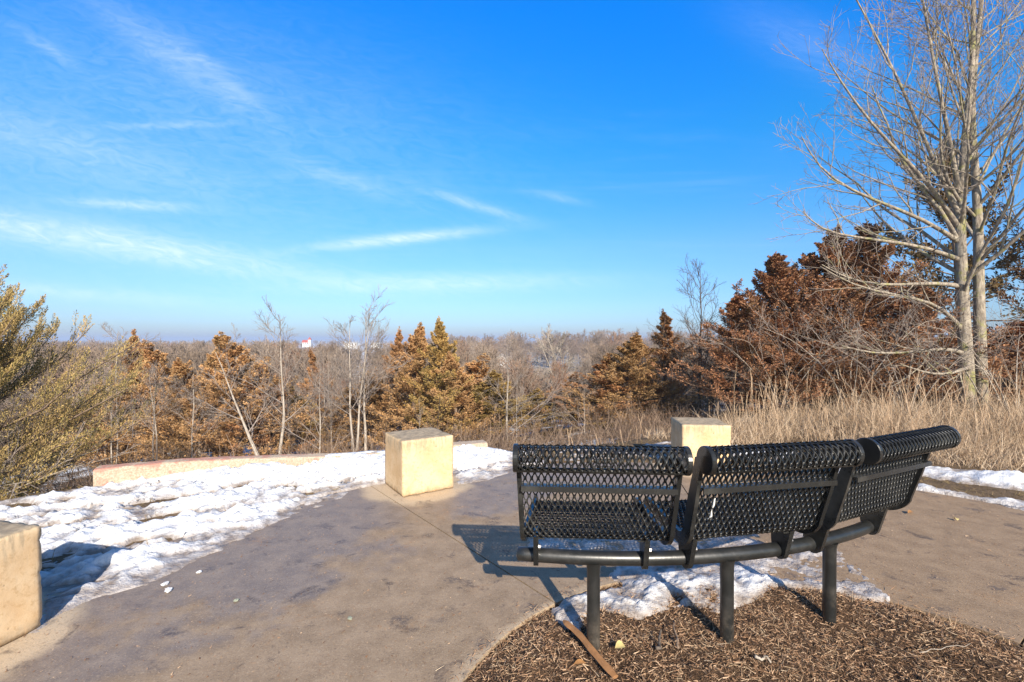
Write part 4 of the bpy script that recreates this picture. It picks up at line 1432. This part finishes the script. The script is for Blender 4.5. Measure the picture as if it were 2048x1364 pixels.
# ---- big yellow green juniper on the left
jn = cedar_meshes('juniper', 52, 1.95, 1.85, 120, 15, 135, 0.024, 'juniper', 0.072, lowest=.02, shape=.55, el=(-3, 42), tips=.22, fat=.36, uneven=.3, sec=.40, shoots=.06)
jx, jy = -6.15, 5.15
plant('juniper_tree', jn, (jx, jy, tz1(jx, jy) - 0.1), 2.2, (0.88, 0.88, 1.16), 'large yellow green juniper with upswept tips at the left edge', 'tree')

# ---- bare trees along the foot of the brow
b_a = bare_tree_meshes('bare a', 61, 4.0, 0.048, 0.50, 15, 8, 6, 0, 0.0035, 0.30)
b_b = bare_tree_meshes('bare b', 62, 4.0, 0.042, 0.46, 13, 8, 6, 0, 0.0035, 0.34, forks=2)
b_c = bare_tree_meshes('bare c', 63, 4.0, 0.050, 0.75, 12, 9, 7, 0, 0.0035, 0.16, up=.2)
b_d = bare_tree_meshes('bare d', 64, 4.0, 0.045, 0.55, 18, 7, 5, 0, 0.0032, 0.22, m_trunk='bark_dark', m_twig='bark_dark')
b_e = bare_tree_meshes('bare e', 65, 4.0, 0.030, 0.34, 10, 6, 5, 0, 0.003, 0.35)
b_l = bare_tree_meshes('leaning', 66, 3.0, 0.045, 0.5, 8, 7, 6, 0, 0.0035, 0.3, stems=[[(0, 0, 0), (-0.5, .1, 0.85), (-1.15, .2, 2.3)]])
b_m = bare_tree_meshes('bare multi', 67, 4.0, 0.05, 0.42, 11, 7, 6, 0, 0.006, 0.2, forks=4, m_twig='bark_pale')
BARE = [
    (560, 10.4, 628, 1.0, b_a, 'tall pale bare tree with twiggy top left of the red roofed church', 0.4),
    (708, 10.2, 630, 1.0, b_b, 'forked bare tree with two stems right of the church', 1.0),
    (728, 10.6, 606, .9, b_a, 'tallest slim bare tree, straight stem right of the forked one', 2.5),
    (1012, 9.7, 690, 1.1, b_c, 'pale bare tree with long low branches between middle block and bench', 4.2),
    (1034, 10.2, 712, .7, b_e, 'thin bare sapling close beside the pale branching tree', 0.2),
    (1395, 10.2, 520, 1.0, b_d, 'slender dark bare tree standing alone left of the rust cedars', 0.8),
    (1128, 21.0, 652, 1.0, b_m, 'pale many stemmed bare tree beyond the tan meadow edge', 0.3),
    (242, 12.4, 664, 1.0, b_c, 'pale bare tree in front of the feathery brown cedar', 2.0),
    (470, 12.6, 640, .9, b_e, 'thin bare tree poking up behind the pointed orange cedar', 3.0),
    (530, 9.6, 700, 1.0, b_l, 'leaning bare trunk slanting to the left in front of the orange cedars', 0.0),
    (838, 10.3, 790, .8, b_e, 'bare sapling left of the middle stone block', 2.2),
    (640, 10.6, 735, .9, b_c, 'low crooked bare tree between the two tallest bare trees', 1.2),
    (380, 10.6, 745, 1.0, b_c, 'crooked bare tree in front of the bronze cedars above the red wall', 5.2),
    (1170, 10.0, 770, .9, b_c, 'small bare tree beside the left shoulder of the bench clump', 0.9),
]
for (px_, d_, ty_, ws, me_, lb, rz) in BARE:
    x_, y_, zg = place(px_, d_)
    H_ = top_height(ty_, d_, zg)
    base_h = 2.3 if me_ is b_l else 4.0
    s_ = H_ / base_h
    plant('bare_tree', me_, (x_, y_, zg - .03), rz, (s_ * ws, s_ * ws, s_), lb, 'tree', 'bare trees below the brow')

# ---- saplings filling the slope: nothing tells them apart
slope_protos = [b_a, b_b, b_e, b_c]
ns = 0
while ns < 30:
    px_ = rs.uniform(190, 1420)
    d_ = rs.uniform(9.6, 15.0)
    x_, y_, zg = place(px_, d_)
    if 1045 < px_ < 1170:
        continue
    H_ = min(top_height(rs.uniform(700, 800), d_, zg), 3.6)
    me_ = slope_protos[ns % 4]
    s_ = H_ / 4.0
    plant('bare_sapling', me_, (x_, y_, zg - .03), rs.uniform(0, 6.28), (s_ * .75, s_ * .75, s_), 'thin grey bare sapling standing among the cedars below the brow', 'tree', 'thin bare saplings among the cedars')
    ns += 1

# ---- large bare tree on the right, two trunks
hx, hy = 7.75, 8.0
hz = tz1(hx, hy)
hero_st = [[(0.02, 0, -0.1), (-0.03, 0.0, 1.6), (-0.10, 0.05, 3.2), (-0.02, 0.1, 4.6), (0.2, 0.1, 6.3), (0.1, 0.0, 9.2)],
           [(0.31, 0.06, -0.1), (0.33, 0.10, 2.2), (0.36, 0.15, 4.0), (0.42, 0.35, 5.6), (0.75, 0.5, 7.4), (1.1, 0.6, 9.4)]]
rng = np.random.default_rng(71)
hero_root = empty('bare_tree', (hx, hy, hz))
tag(hero_root, 'large pale bare tree with two lichened trunks at the right edge', 'tree')
twigs = MB()
limbs = MB()
for q_, st in enumerate(hero_st):
    P0, R0 = stem(st, 0.118 if q_ == 0 else 0.098, 0.018, 26, rng, 0.012)
    V, F = tubes(P0, R0, 14)
    link('trunk', new_mesh('trunk', V, F, M['bark_hero'], True), hero_root)
    P1, R1 = grow(P0, R0, 24, (0.24, 0.97), (R(38), R(68)), 0.33, 0.44, 10, 0.22, 0.075, rng, 0.010, 0.045, 0.22, 0.65)
    limbs.add(*tubes(P1, R1, 7))
    P2, R2 = grow(P1, R1, 8, (0.15, 1.0), (R(24), R(55)), 0.46, 0.55, 7, 0.12, 0.10, rng, 0.0055, 0.05, 0.35)
    limbs.add(*tubes(P2, R2, 5))
    P3, R3 = grow(P2, R2, 5, (0.15, 1.0), (R(24), R(58)), 0.50, 0.6, 5, 0.10, 0.12, rng, 0.0038, 0.05, 0.5)
    twigs.add(*tubes(P3, R3, 3))
    P4, R4 = grow(P3, R3, 3, (0.25, 1.0), (R(25), R(60)), 0.5, 0.7, 3, 0.10, 0.16, rng, 0.003, 0.04, 0.6)
    twigs.add(*tubes(P4, R4, 3))
# the long sweeping limbs on the left side
hand = [[(-0.08, 0.05, 3.05), (-0.9, -0.1, 3.45), (-2.0, -0.2, 3.75), (-2.75, -0.25, 4.15), (-3.05, -0.25, 4.7)],
        [(-0.09, 0.05, 2.75), (-0.9, -0.2, 2.95), (-2.0, -0.3, 3.05), (-2.7, -0.3, 3.15), (-3.0, -0.3, 3.5)],
        [(-0.06, 0.05, 2.30), (-0.8, -0.2, 2.35), (-1.7, -0.35, 2.25), (-2.4, -0.4, 2.35), (-2.8, -0.4, 2.6)],
        [(-0.04, 0.05, 1.55), (-0.7, -0.3, 1.95), (-1.5, -0.5, 2.1), (-2.3, -0.6, 2.2), (-2.9, -0.6, 2.55)],
        [(-0.03, 0.05, 1.15), (-0.7, -0.4, 1.25), (-1.5, -0.7, 1.2), (-2.2, -0.8, 1.15), (-2.7, -0.8, 1.3)],
        [(-0.1, 0.05, 3.5), (-0.6, 0, 4.5), (-1.2, -0.1, 5.6), (-1.7, -0.1, 6.6), (-2.3, -0.1, 7.6)],
        [(-0.1, 0.05, 3.9), (-0.5, -0.1, 5.0), (-0.8, -0.1, 6.1), (-1.0, -0.1, 7.4), (-1.3, 0, 8.8)],
        [(-0.09, 0.05, 3.3), (-0.8, -0.1, 4.1), (-1.7, -0.2, 4.8), (-2.3, -0.2, 5.6), (-2.6, -0.2, 6.2)],
        [(0.02, 0.0, 0.9), (-0.5, -0.5, 0.95), (-1.1, -0.9, 0.85), (-1.6, -1.1, 0.9), (-2.1, -1.2, 1.05)]]
hp = []
for st in hand:
    P0, R0 = stem(st, 0.040, 0.007, 10, rng, 0.012)
    hp.append((P0, R0))
P1 = np.concatenate([p for p, _ in hp])
R1 = np.concatenate([r_ for _, r_ in hp])
limbs.add(*tubes(P1, R1, 7))
P2, R2 = grow(P1, R1, 11, (0.15, 1.0), (R(22), R(55)), 0.34, 0.5, 7, 0.16, 0.10, rng, 0.0055, 0.06, 0.35)
limbs.add(*tubes(P2, R2, 5))
P3, R3 = grow(P2, R2, 5, (0.15, 1.0), (R(24), R(58)), 0.46, 0.6, 5, 0.10, 0.12, rng, 0.0038, 0.05, 0.5)
twigs.add(*tubes(P3, R3, 3))
P4, R4 = grow(P3, R3, 2, (0.25, 1.0), (R(25), R(60)), 0.5, 0.7, 3, 0.10, 0.16, rng, 0.003, 0.04, 0.6)
twigs.add(*tubes(P4, R4, 3))
link('limbs', limbs.mesh('limbs', M['bark_hero'], True), hero_root)
link('twigs', twigs.mesh('twigs', M['bark_twig'], True), hero_root)

# ---- bare shrubs with arching stems in front of the rust cedars
sh_st = [[(0, 0, 0), (0.25 * math.cos(a), 0.25 * math.sin(a), 0.7), (0.8 * math.cos(a), 0.8 * math.sin(a), 1.25 + .2 * math.sin(3 * a)), (1.4 * math.cos(a), 1.4 * math.sin(a), 1.35)] for a in np.arange(0, 6.2, 0.95)]
shrub = bare_tree_meshes('shrub', 81, 1.5, 0.010, 0.6, 5, 4, 2, 0, 0.0017, 0.2, stems=sh_st)
SHR = [(1560, 8.4, 1.1, 'arching bare shrub in front of the left rust cedars'),
       (1700, 8.0, 1.25, 'arching bare shrub in the tall grass in front of the twin spires'),
       (1815, 7.6, 1.15, 'arching bare shrub in the tall grass left of the big trunks'),
       (2030, 7.4, 1.25, 'arching bare shrub cut off by the right edge below the big tree')]
for (px_, d_, s_, lb) in SHR:
    x_, y_, zg = place(px_, d_)
    plant('bare_shrub', shrub, (x_, y_, zg - .05), rs.uniform(0, 6), s_, lb, 'shrub', 'arching bare shrubs on the right', 'crown')
# pale bare bush hanging over the brow at the left edge
bush = bare_tree_meshes('dry bush', 83, 1.5, 0.012, 0.55, 6, 4, 2, 0, 0.0026, 0.15,
                        stems=[[(0, 0, 0), (.3 * math.cos(a), .3 * math.sin(a), .35), (.9 * math.cos(a), .9 * math.sin(a), .62), (1.5 * math.cos(a), 1.5 * math.sin(a), .75)] for a in (-.6, .1, .8, 2.2, 4.5)])
plant('bare_shrub', bush, (-5.7, 4.75, tz1(-5.7, 4.75) - .05), 0.2, 1.0, 'dry pale shrub with sprawling stems below the yellow green juniper', 'shrub', None, 'crown')

# ------------------------------------------------------------------ undergrowth along the brow
n = 3400
x = RNG.uniform(-7.5, 4.6, n)
off = RNG.gamma(2.0, 0.9, n) + 0.5
edge_y = np.interp(x, [p[0] for p in SHELF[1:15]], [p[1] for p in SHELF[1:15]])
y = edge_y + off
z = terrain_z(x, y)
h = RNG.uniform(.25, .8, n) * np.clip(0.45 + off * .22, .4, 1.0)
keep = (fbm(x, y, 0.9, 2, 14) + RNG.normal(size=n) * .25 > -0.1) & ~((x > -4.6) & (x < -3.2) & (off < 2.6))
x, y, z, h = x[keep], y[keep], z[keep], h[keep]
n = len(x)
d = norm(np.stack([RNG.normal(size=n) * .35, RNG.normal(size=n) * .35, np.ones(n)], 1))
P0 = np.stack([np.stack([x, y, z - .05], 1) + d * (h * t)[:, None] + np.stack([RNG.normal(size=n), RNG.normal(size=n), np.zeros(n)], 1) * (.05 * t) for t in (0, .35, .7, 1.0)], 1)
R0 = np.outer(RNG.uniform(.004, .008, n), [1, .8, .6, .4])
um = MB()
um.add(*tubes(P0, R0, 3))
P1, R1 = grow(P0, R0, 5, (.25, 1.0), (R(20), R(60)), .45, .7, 3, .15, .2, RNG, .0022)
um.add(*tubes(P1, R1, 3))
tag(link('undergrowth', um.mesh('undergrowth', M['brush'])), kind='stuff')

# ------------------------------------------------------------------ tall dry grass on the right
GRASS = [(1.9, 6.55), (2.9, 6.15), (3.6, 5.72), (4.5, 5.18), (5.5, 4.8), (7.4, 4.3), (12, 4.5), (13, 9.5), (9, 9.6), (6, 9.2), (4.2, 8.6), (2.8, 7.4), (1.9, 6.9)]
n = 150000
x = RNG.uniform(1.9, 12, n)
y = RNG.uniform(4.3, 9.6, n)
sd_ = sdf(GRASS, x + .12 * fbm(x, y, 3, 2, 91), y + .12 * fbm(x, y, 3, 2, 92))
den = fbm(x, y, 1.3, 3, 93)
keep = (sd_ > 0) & (RNG.uniform(0, 1, n) < np.clip(0.36 + den * 1.3, .04, .8)) & (np.abs(x / y) < 1.25)
x, y, sd_, den = x[keep], y[keep], sd_[keep], den[keep]
n = len(x)
hh = (0.11 + 0.23 * np.clip(sd_ / 1.8, 0, 1)) * RNG.uniform(.45, 1.3, n) * np.clip(1 + 1.3 * den, .35, 2) * np.where(RNG.uniform(size=n) < .14, 1.7, 1.0)
d = norm(np.stack([RNG.normal(size=n) * .42, RNG.normal(size=n) * .42, np.ones(n)], 1))
s = norm(np.cross(d, rand_dirs(n)))
bend = np.stack([RNG.normal(size=n), RNG.normal(size=n), -np.abs(RNG.normal(size=n)) * .6], 1) * (hh * .28)[:, None]
V, F = strips(np.stack([x, y, terrain_z(x, y) - .02], 1), d, s, hh, RNG.uniform(.003, .007, n), bend, 3)
tag(link('tall_grass', new_mesh('tall_grass', V, F, M['straw'])), kind='stuff')
# seed stalks that rise above the grass
n = 2200
x = RNG.uniform(0.6, 10.5, n)
y = RNG.uniform(5.0, 9.3, n)
sd_ = sdf(GRASS, x, y) - 0.35 * (x < 3.4)
low_ = (RNG.uniform(size=n) < .2) & (x < 2.4) & (sdf(SHELF, x, y) < 0.25) & (y < 7.4) & (y > 6.0)
keep = ((sd_ > 0.25) & (np.abs(x / y) < 1.2)) | low_
x, y = x[keep], y[keep]
n = len(x)
hh = np.clip(0.24 + RNG.gamma(1.5, .22, n), .22, 1.25) * np.where(x < 2.4, .5, .85)
d = norm(np.stack([RNG.normal(size=n) * .16, RNG.normal(size=n) * .16, np.ones(n)], 1))
bend = np.stack([RNG.normal(size=n), RNG.normal(size=n), np.zeros(n)], 1) * (hh * .10)[:, None]
t = np.linspace(0, 1, 6)
base = np.stack([x, y, terrain_z(x, y) - .02], 1)
P = base[:, None] + d[:, None] * (hh[:, None] * t)[..., None] + bend[:, None] * (t ** 2)[None, :, None]
rw = np.outer(RNG.uniform(.0016, .0030, n), [1, .9, .8, .9, 1.4, .6])
sm = MB()
sm.add(*tubes(P, rw, 3))
P1, R1 = grow(P, rw, 5, (.55, 1.0), (R(15), R(40)), .10, .8, 3, .2, .1, RNG, .002)
sm.add(*tubes(P1, R1, 3))
tag(link('stalk_grass', sm.mesh('stalk_grass', M['stalk'])), kind='stuff')

# ------------------------------------------------------------------ far buildings in the valley
def gable(mb_w, mb_r, cx, cy, z0, wx, wy, hw_, hr, rz, over=0.3):
    """walls with gable ends and a pitched roof with thickness"""
    c, s = math.cos(rz), math.sin(rz)
    def tr(p):
        p = np.asarray(p, float)
        return np.stack([p[:, 0] * c - p[:, 1] * s + cx, p[:, 0] * s + p[:, 1] * c + cy, p[:, 2] + z0], 1)
    a, b = wx / 2, wy / 2
    V = [(-a, -b, -3), (a, -b, -3), (a, b, -3), (-a, b, -3), (-a, -b, hw_), (a, -b, hw_), (a, b, hw_), (-a, b, hw_), (-a, 0, hw_ + hr), (a, 0, hw_ + hr)]
    mb_w.add(tr(V), [np.array([(0, 1, 5, 4), (1, 2, 6, 5), (2, 3, 7, 6), (3, 0, 4, 7)]), np.array([(5, 6, 9), (7, 4, 8)])])
    for sg in (-1, 1):
        e = over / b
        y1, z1 = sg * b * (1 + e), hw_ - hr * e
        V = [(-a - over, 0, hw_ + hr + .02), (a + over, 0, hw_ + hr + .02), (a + over, y1, z1 + .02), (-a - over, y1, z1 + .02)]
        V += [(p[0], p[1], p[2] + .25) for p in V]
        mb_r.add(tr(V), np.array([(0, 1, 2, 3), (4, 7, 6, 5), (0, 4, 5, 1), (1, 5, 6, 2), (2, 6, 7, 3), (3, 7, 4, 0)]))


def far_building(name, px_, d_, py_base, wx, wy, hw_, hr, rz, roof, label, cat, tower=False, nwin=4):
    x_ = (px_ - 1024) / FOC * d_
    z_ = CAM_H - (py_base - HOR) / FOC * d_
    root = empty(name, (x_, d_, z_), rz)
    root.scale = (0.72 if tower else 1.0,) * 3
    tag(root, label, cat)
    wm, rm = MB(), MB()
    gable(wm, rm, 0, 0, 0, wx, wy, hw_, hr, 0)
    link('wall', wm.mesh('wall', M['white_wall']), root)
    link('roof', rm.mesh('roof', M[roof]), root)
    if tower:
        tm, tr_ = MB(), MB()
        V, F = box(wx * .62, -wy * .2, (hw_ + hr) * .55 - 1.5, 3.2, 3.2, (hw_ + hr) * 1.1 + 3)
        tm.add(V, F)
        zt = (hw_ + hr) * 1.1
        V = [(wx * .62 + sx * 2.0, -wy * .2 + sy * 2.0, zt + .01) for sx, sy in ((-1, -1), (1, -1), (1, 1), (-1, 1))] + [(wx * .62, -wy * .2, zt + 3.6)]
        tr_.add(np.array(V), [np.array([(0, 1, 4), (1, 2, 4), (2, 3, 4), (3, 0, 4)]), np.array([(3, 2, 1, 0)])])
        link('tower', tm.mesh('tower', M['white_wall']), root)
        link('tower_roof', tr_.mesh('tower_roof', M[roof]), root)
    win = MB()
    V, F = box(0, 0, 0, 0.9, 0.08, 1.3)
    win.add(V, F)
    wme = win.mesh('window', M['dark_glass'])
    for j in range(nwin):
        link('window', wme, root, ((j + .5) / nwin * wx - wx / 2, -wy / 2 - 0.03, hw_ * .55))
    return root


far_building('church', 612, 420, 690, 7.5, 5.0, 3.4, 2.6, R(8), 'red_roof', 'distant white church with red roof and tower on the wooded horizon', 'church', True, 3)
far_building('warehouse', 704, 430, 691, 12, 8, 2.4, 0.7, R(-4), 'grey_roof', 'long low white building on the wooded horizon right of the church', 'building', False, 5)
far_building('warehouse', 752, 460, 691, 8, 7, 2.2, 0.7, R(5), 'grey_roof', 'small white building farther right on the wooded horizon', 'building', False, 3)
far_building('house', 1004, 160, 727, 4.2, 5.0, 1.6, 1.5, R(80), 'grey_roof', 'pale gabled house among trees behind the forked pale tree', 'house', False, 2)

# ------------------------------------------------------------------ woods filling the valley to the horizon
proto_col = bpy.data.collections.new('far_tree_kinds')
for q_ in range(5):
    rng = np.random.default_rng(200 + q_)
    mb = MB()
    forks = 1 + q_ % 2
    for f in range(forks):
        P0, R0 = stem([(0, 0, -.05), (.05 * f, 0, .4), (.14 * f - .05, .08 * f, .97)], 0.016, 0.003, 8, rng, 0.008)
        mb.add(*tubes(P0, R0, 5))
        P1, R1 = grow(P0, R0, 17, (.22, .98), (R(28), R(62)), .46, .55, 5, .2, .09, rng, .0045, .04, .4, .7)
        mb.add(*tubes(P1, R1, 4))
        P2, R2 = grow(P1, R1, 7, (.2, 1.0), (R(22), R(58)), .5, .7, 4, .15, .12, rng, .0030, .03, .55)
        mb.add(*tubes(P2, R2, 3))
        P3, R3 = grow(P2, R2, 5, (.2, 1.0), (R(22), R(58)), .55, .7, 3, .12, .12, rng, .0024, .03, .6)
        mb.add(*tubes(P3, R3, 3))
    proto_col.objects.link(bpy.data.objects.new('far_tree', mb.mesh('far_tree', M['far_twigs'])))

rng = np.random.default_rng(300)
n = 7500
dep = np.exp(rng.uniform(np.log(17), np.log(1700), n))
pxs = rng.uniform(-700, 2750, n)
xs = (pxs - 1024) / FOC * dep
zs = terrain_z(xs, dep)
# tops stop just under the skyline; a nearer wood stands a little higher right of centre
hump = np.interp(pxs, [-700, 0, 500, 760, 930, 1050, 1250, 1420, 1700, 2750], [0, 2, 0, 2, 12, 21, 23, 20, 16, 12])
topy = np.where((dep > 95) & (dep < 260), 679 - hump, 680) + np.abs(rng.normal(size=n)) * np.interp(dep, [17, 60, 200, 1700], [75, 42, 14, 3.5])
hs = CAM_H - (topy - HOR) / FOC * dep - zs
hs = np.clip(hs * 0.86, 2.2, 15.5)
keep = ~((pxs > 1040) & (pxs < 1180) & (dep > 92) & (dep < 156))              # the meadow
keep &= ~((pxs > 1046) & (pxs < 1172) & (dep > 15) & (dep < 92) & (topy < 772))
keep &= ~((pxs > 680) & (pxs < 748) & (dep > 15) & (dep < 86) & (topy < 786))
for (p0, p1, dm, yb) in ((592, 640, 425, 690), (672, 775, 470, 692), (985, 1024, 165, 726)):
    keep &= ~((pxs > p0) & (pxs < p1) & (dep < dm) & (dep > 15) & (topy < yb))
    keep &= ~((pxs > p0 - 3) & (pxs < p1 + 3) & (dep > dm - 14) & (dep < dm + 6))
xs, dep, zs, hs = xs[keep], dep[keep], zs[keep], hs[keep]
n = len(xs)
wm = bpy.data.meshes.new('valley_woods')
wm.vertices.add(n)
wm.vertices.foreach_set('co', np.stack([xs, dep, zs], 1).astype(np.float32).ravel())
a_s = wm.attributes.new('tree_scale', 'FLOAT_VECTOR', 'POINT')
sw = hs * rng.uniform(.8, 1.25, n) * np.interp(dep, [17, 200, 1700], [1.0, 1.1, 2.2])
a_s.data.foreach_set('vector', np.stack([sw, sw, hs], 1).astype(np.float32).ravel())
a_r = wm.attributes.new('tree_turn', 'FLOAT_VECTOR', 'POINT')
a_r.data.foreach_set('vector', np.stack([np.zeros(n), np.zeros(n), rng.uniform(0, 6.28, n)], 1).astype(np.float32).ravel())
a_k = wm.attributes.new('tree_kind', 'INT', 'POINT')
a_k.data.foreach_set('value', rng.integers(0, 5, n).astype(np.int32))
wood = link('valley_woods', wm)
tag(wood, kind='stuff')
gt = bpy.data.node_groups.new('valley woods', 'GeometryNodeTree')
gt.interface.new_socket('Geometry', in_out='INPUT', socket_type='NodeSocketGeometry')
gt.interface.new_socket('Geometry', in_out='OUTPUT', socket_type='NodeSocketGeometry')
g = NT(gt)
gi, go = g.n('NodeGroupInput'), g.n('NodeGroupOutput')
ci = g.n('GeometryNodeCollectionInfo')
ci.inputs['Collection'].default_value = proto_col
ci.inputs['Separate Children'].default_value = True
ci.inputs['Reset Children'].default_value = True
iop = g.n('GeometryNodeInstanceOnPoints')
iop.inputs['Pick Instance'].default_value = True
def named(kind, nm):
    nd = g.n('GeometryNodeInputNamedAttribute', data_type=kind)
    nd.inputs['Name'].default_value = nm
    return nd.outputs['Attribute']
g.link(gi.outputs[0], iop.inputs['Points'])
g.link(ci.outputs[0], iop.inputs['Instance'])
g.link(named('INT', 'tree_kind'), iop.inputs['Instance Index'])
e2r = g.n('FunctionNodeEulerToRotation')
g.link(named('FLOAT_VECTOR', 'tree_turn'), e2r.inputs[0])
g.link(e2r.outputs[0], iop.inputs['Rotation'])
g.link(named('FLOAT_VECTOR', 'tree_scale'), iop.inputs['Scale'])
g.link(iop.outputs[0], go.inputs[0])
md = wood.modifiers.new('trees', 'NODES')
md.node_group = gt

# ------------------------------------------------------------------ small things
# split stick lying on the mulch
pts = [ground_at(1128, 1258, .02), ground_at(1160, 1283, .03), ground_at(1188, 1318, .03), ground_at(1232, 1372, .02)]
zz = [0.055, 0.060, 0.055, 0.05]
P = np.array([[(p[0], p[1], z_) for p, z_ in zip(pts, zz)]])
u = np.linspace(0, 3, 16)
P = np.stack([np.interp(u, range(4), P[0, :, k_]) for k_ in range(3)], -1)
for _ in range(2):
    P[1:-1] = (P[:-2] + 2 * P[1:-1] + P[2:]) / 4
V, F = tubes(P[None], (np.array([.009] + [.0175] * 14 + [.013]) * np.random.default_rng(2).uniform(.9, 1.1, 16))[None], 6, True)
V[:, 2] = P[:, 2].mean() + (V[:, 2] - P[:, 2].mean()) * 0.6
tag(link('stick', new_mesh('stick', V, F, M['wood'])), 'long split brown stick lying on the mulch by the left bench leg', 'stick')


def twig(p0, p1, r_, label, mat='bark_dark', lift=.05):
    a_, b_ = np.array([*p0, lift]), np.array([*p1, lift + .01])
    t = np.linspace(0, 1, 9)[:, None]
    P_ = a_ * (1 - t) + b_ * t + np.random.default_rng(int(p0[0] * 999)).normal(size=(9, 3)) * .004
    V_, F_ = tubes(P_[None], np.linspace(r_, r_ * .5, 9)[None], 6, True)
    return tag(link('twig', new_mesh('twig', V_, F_, M[mat], True)), label, 'twig', 'twigs on the mulch')


twig(ground_at(1318, 1306, .04), ground_at(1322, 1272, .04), .008, 'stubby dark twig on the mulch between left and middle bench legs')
twig(ground_at(1356, 1302, .04), ground_at(1350, 1252, .04), .006, 'thin grey twig standing right of the stubby dark one', 'bark_brown')
twig(ground_at(1515, 1323, .04), ground_at(1545, 1332, .04), .007, 'short tan twig on the mulch right of the middle bench leg', 'bark_pale')
twig(ground_at(1840, 1310, .04), ground_at(1945, 1298, .04), .0022, 'long thin straw coloured twig on the mulch at the right', 'bark_pale')


def leaf(px_, py_, L, W, mat, label, rz, z=.045, fold=.35):
    x_, y_ = ground_at(px_, py_, z)
    t = np.linspace(0, 1, 7)
    wv = np.sin(np.pi * t ** .85) * W / 2
    V = []
    for k_, tt in enumerate(t):
        for sg in (-1, 0, 1):
            V.append(((tt - .5) * L, sg * wv[k_], abs(sg) * wv[k_] * fold + .012 * math.sin(tt * 3.1)))
    F = [(k_ * 3 + j, (k_ + 1) * 3 + j, (k_ + 1) * 3 + j + 1, k_ * 3 + j + 1) for k_ in range(6) for j in (0, 1)]
    o = link('fallen_leaf', new_mesh('fallen_leaf', V, np.array(F), M[mat], True), None, (x_, y_, z), (0.3, 0.1, rz))
    return tag(o, label, 'leaf', 'fallen leaves')


leaf(1241, 1297, .052, .038, 'leaf_yellow', 'pale yellow folded leaf on the mulch right of the left bench leg', 0.3, .05, .5)
leaf(1160, 1330, .055, .022, 'leaf_brown', 'orange brown leaf on the mulch beside the split stick', 0.2)
leaf(1822, 1026, .09, .03, 'leaf_brown', 'brown leaf on the dry concrete right of the bench', 0.5, .008)
leaf(1913, 1040, .05, .03, 'leaf_yellow', 'tan leaf on the dry concrete near the right edge', 1.2, .008)


def pebble(px_, py_, r_, label, mat, seed):
    x_, y_ = ground_at(px_, py_)
    rng_ = np.random.default_rng(seed)
    nu, nv = 10, 7
    V = []
    for a in np.linspace(-1, 1, nv) * np.pi / 2:
        for b in np.arange(nu) / nu * 2 * np.pi:
            k_ = 1 + rng_.normal() * .16
            V.append((r_ * k_ * math.cos(a) * math.cos(b), r_ * .8 * k_ * math.cos(a) * math.sin(b), r_ * .45 * k_ * math.sin(a) + r_ * .32))
    F = [(a * nu + b, a * nu + (b + 1) % nu, (a + 1) * nu + (b + 1) % nu, (a + 1) * nu + b) for a in range(nv - 1) for b in range(nu)]
    return link('ice_chunk' if mat == 'snow' else 'pebble', new_mesh('pebble', V, np.array(F), M[mat], False, {'thick': np.full(len(V), .05)}), None, (x_, y_, 0.002), (0, 0, seed))


tag(pebble(471, 1204, .014, '', 'pebble', 1), 'grey green pebble on the concrete, left one of two', 'pebble', 'pebbles on the concrete')
tag(pebble(699, 1240, .013, '', 'pebble', 2), 'grey green pebble on the concrete, right one of two', 'pebble', 'pebbles on the concrete')
for (px_, py_, r_, lb) in ((320, 1133, .017, 'white ice chunk in the slush at the edge of the snow spill'), (397, 1147, .015, 'ice chunk lying on the concrete beyond the snow spill'),
                           (335, 1184, .022, 'flat ice chunk on the concrete, nearest the camera'), (328, 1172, .020, 'ice chunk just behind the flat one on the concrete'),
                           (1872, 984, .018, 'small ice chunk on the dry concrete right of the bench')):
    tag(pebble(px_, py_, r_, '', 'snow', int(px_)), lb, 'ice chunk', 'ice chunks on the concrete')
# grit and leaf crumbs on the concrete
n = 9000
a = RNG.uniform(R(0), R(185), n)
r_ = np.sqrt(RNG.uniform(R_IN ** 2, R_OUT ** 2, n))
x, y = RNG.permutation(RING[0] + r_ * np.cos(a)), None
x = RING[0] + r_ * np.cos(a)
y = RING[1] + r_ * np.sin(a)
d = rand_dirs(n, 0.08)
V, F = strips(np.stack([x, y, np.full(n, .003)], 1), d, norm(np.cross(d, np.array([0, 0, 1.0]) + RNG.normal(size=(n, 3)) * .25)), RNG.gamma(1.3, .004, n) + .003, RNG.gamma(1.5, .0015, n) + .002, np.abs(RNG.normal(size=(n, 3))) * .002, 2)
tag(link('leaf_litter', new_mesh('leaf_litter', V, F, M['mulch_bits'])), kind='stuff')

# ------------------------------------------------------------------ air
hm = bpy.data.materials.new('valley air')
hm.use_nodes = True
hn = NT(hm.node_tree)
hm.node_tree.nodes.clear()
vol = hn.n('ShaderNodeVolumePrincipled')
vol.inputs['Color'].default_value = (0.62, 0.75, 1.0, 1)
vol.inputs['Density'].default_value = 0.0006
vol.inputs['Anisotropy'].default_value = 0.0
ho = hn.n('ShaderNodeOutputMaterial')
hn.link(vol.outputs[0], ho.inputs['Volume'])
V, F = box(0, 2500, -5.0, 14600, 14600, 34)
tag(link('haze', new_mesh('haze', V, F, hm)), kind='stuff')
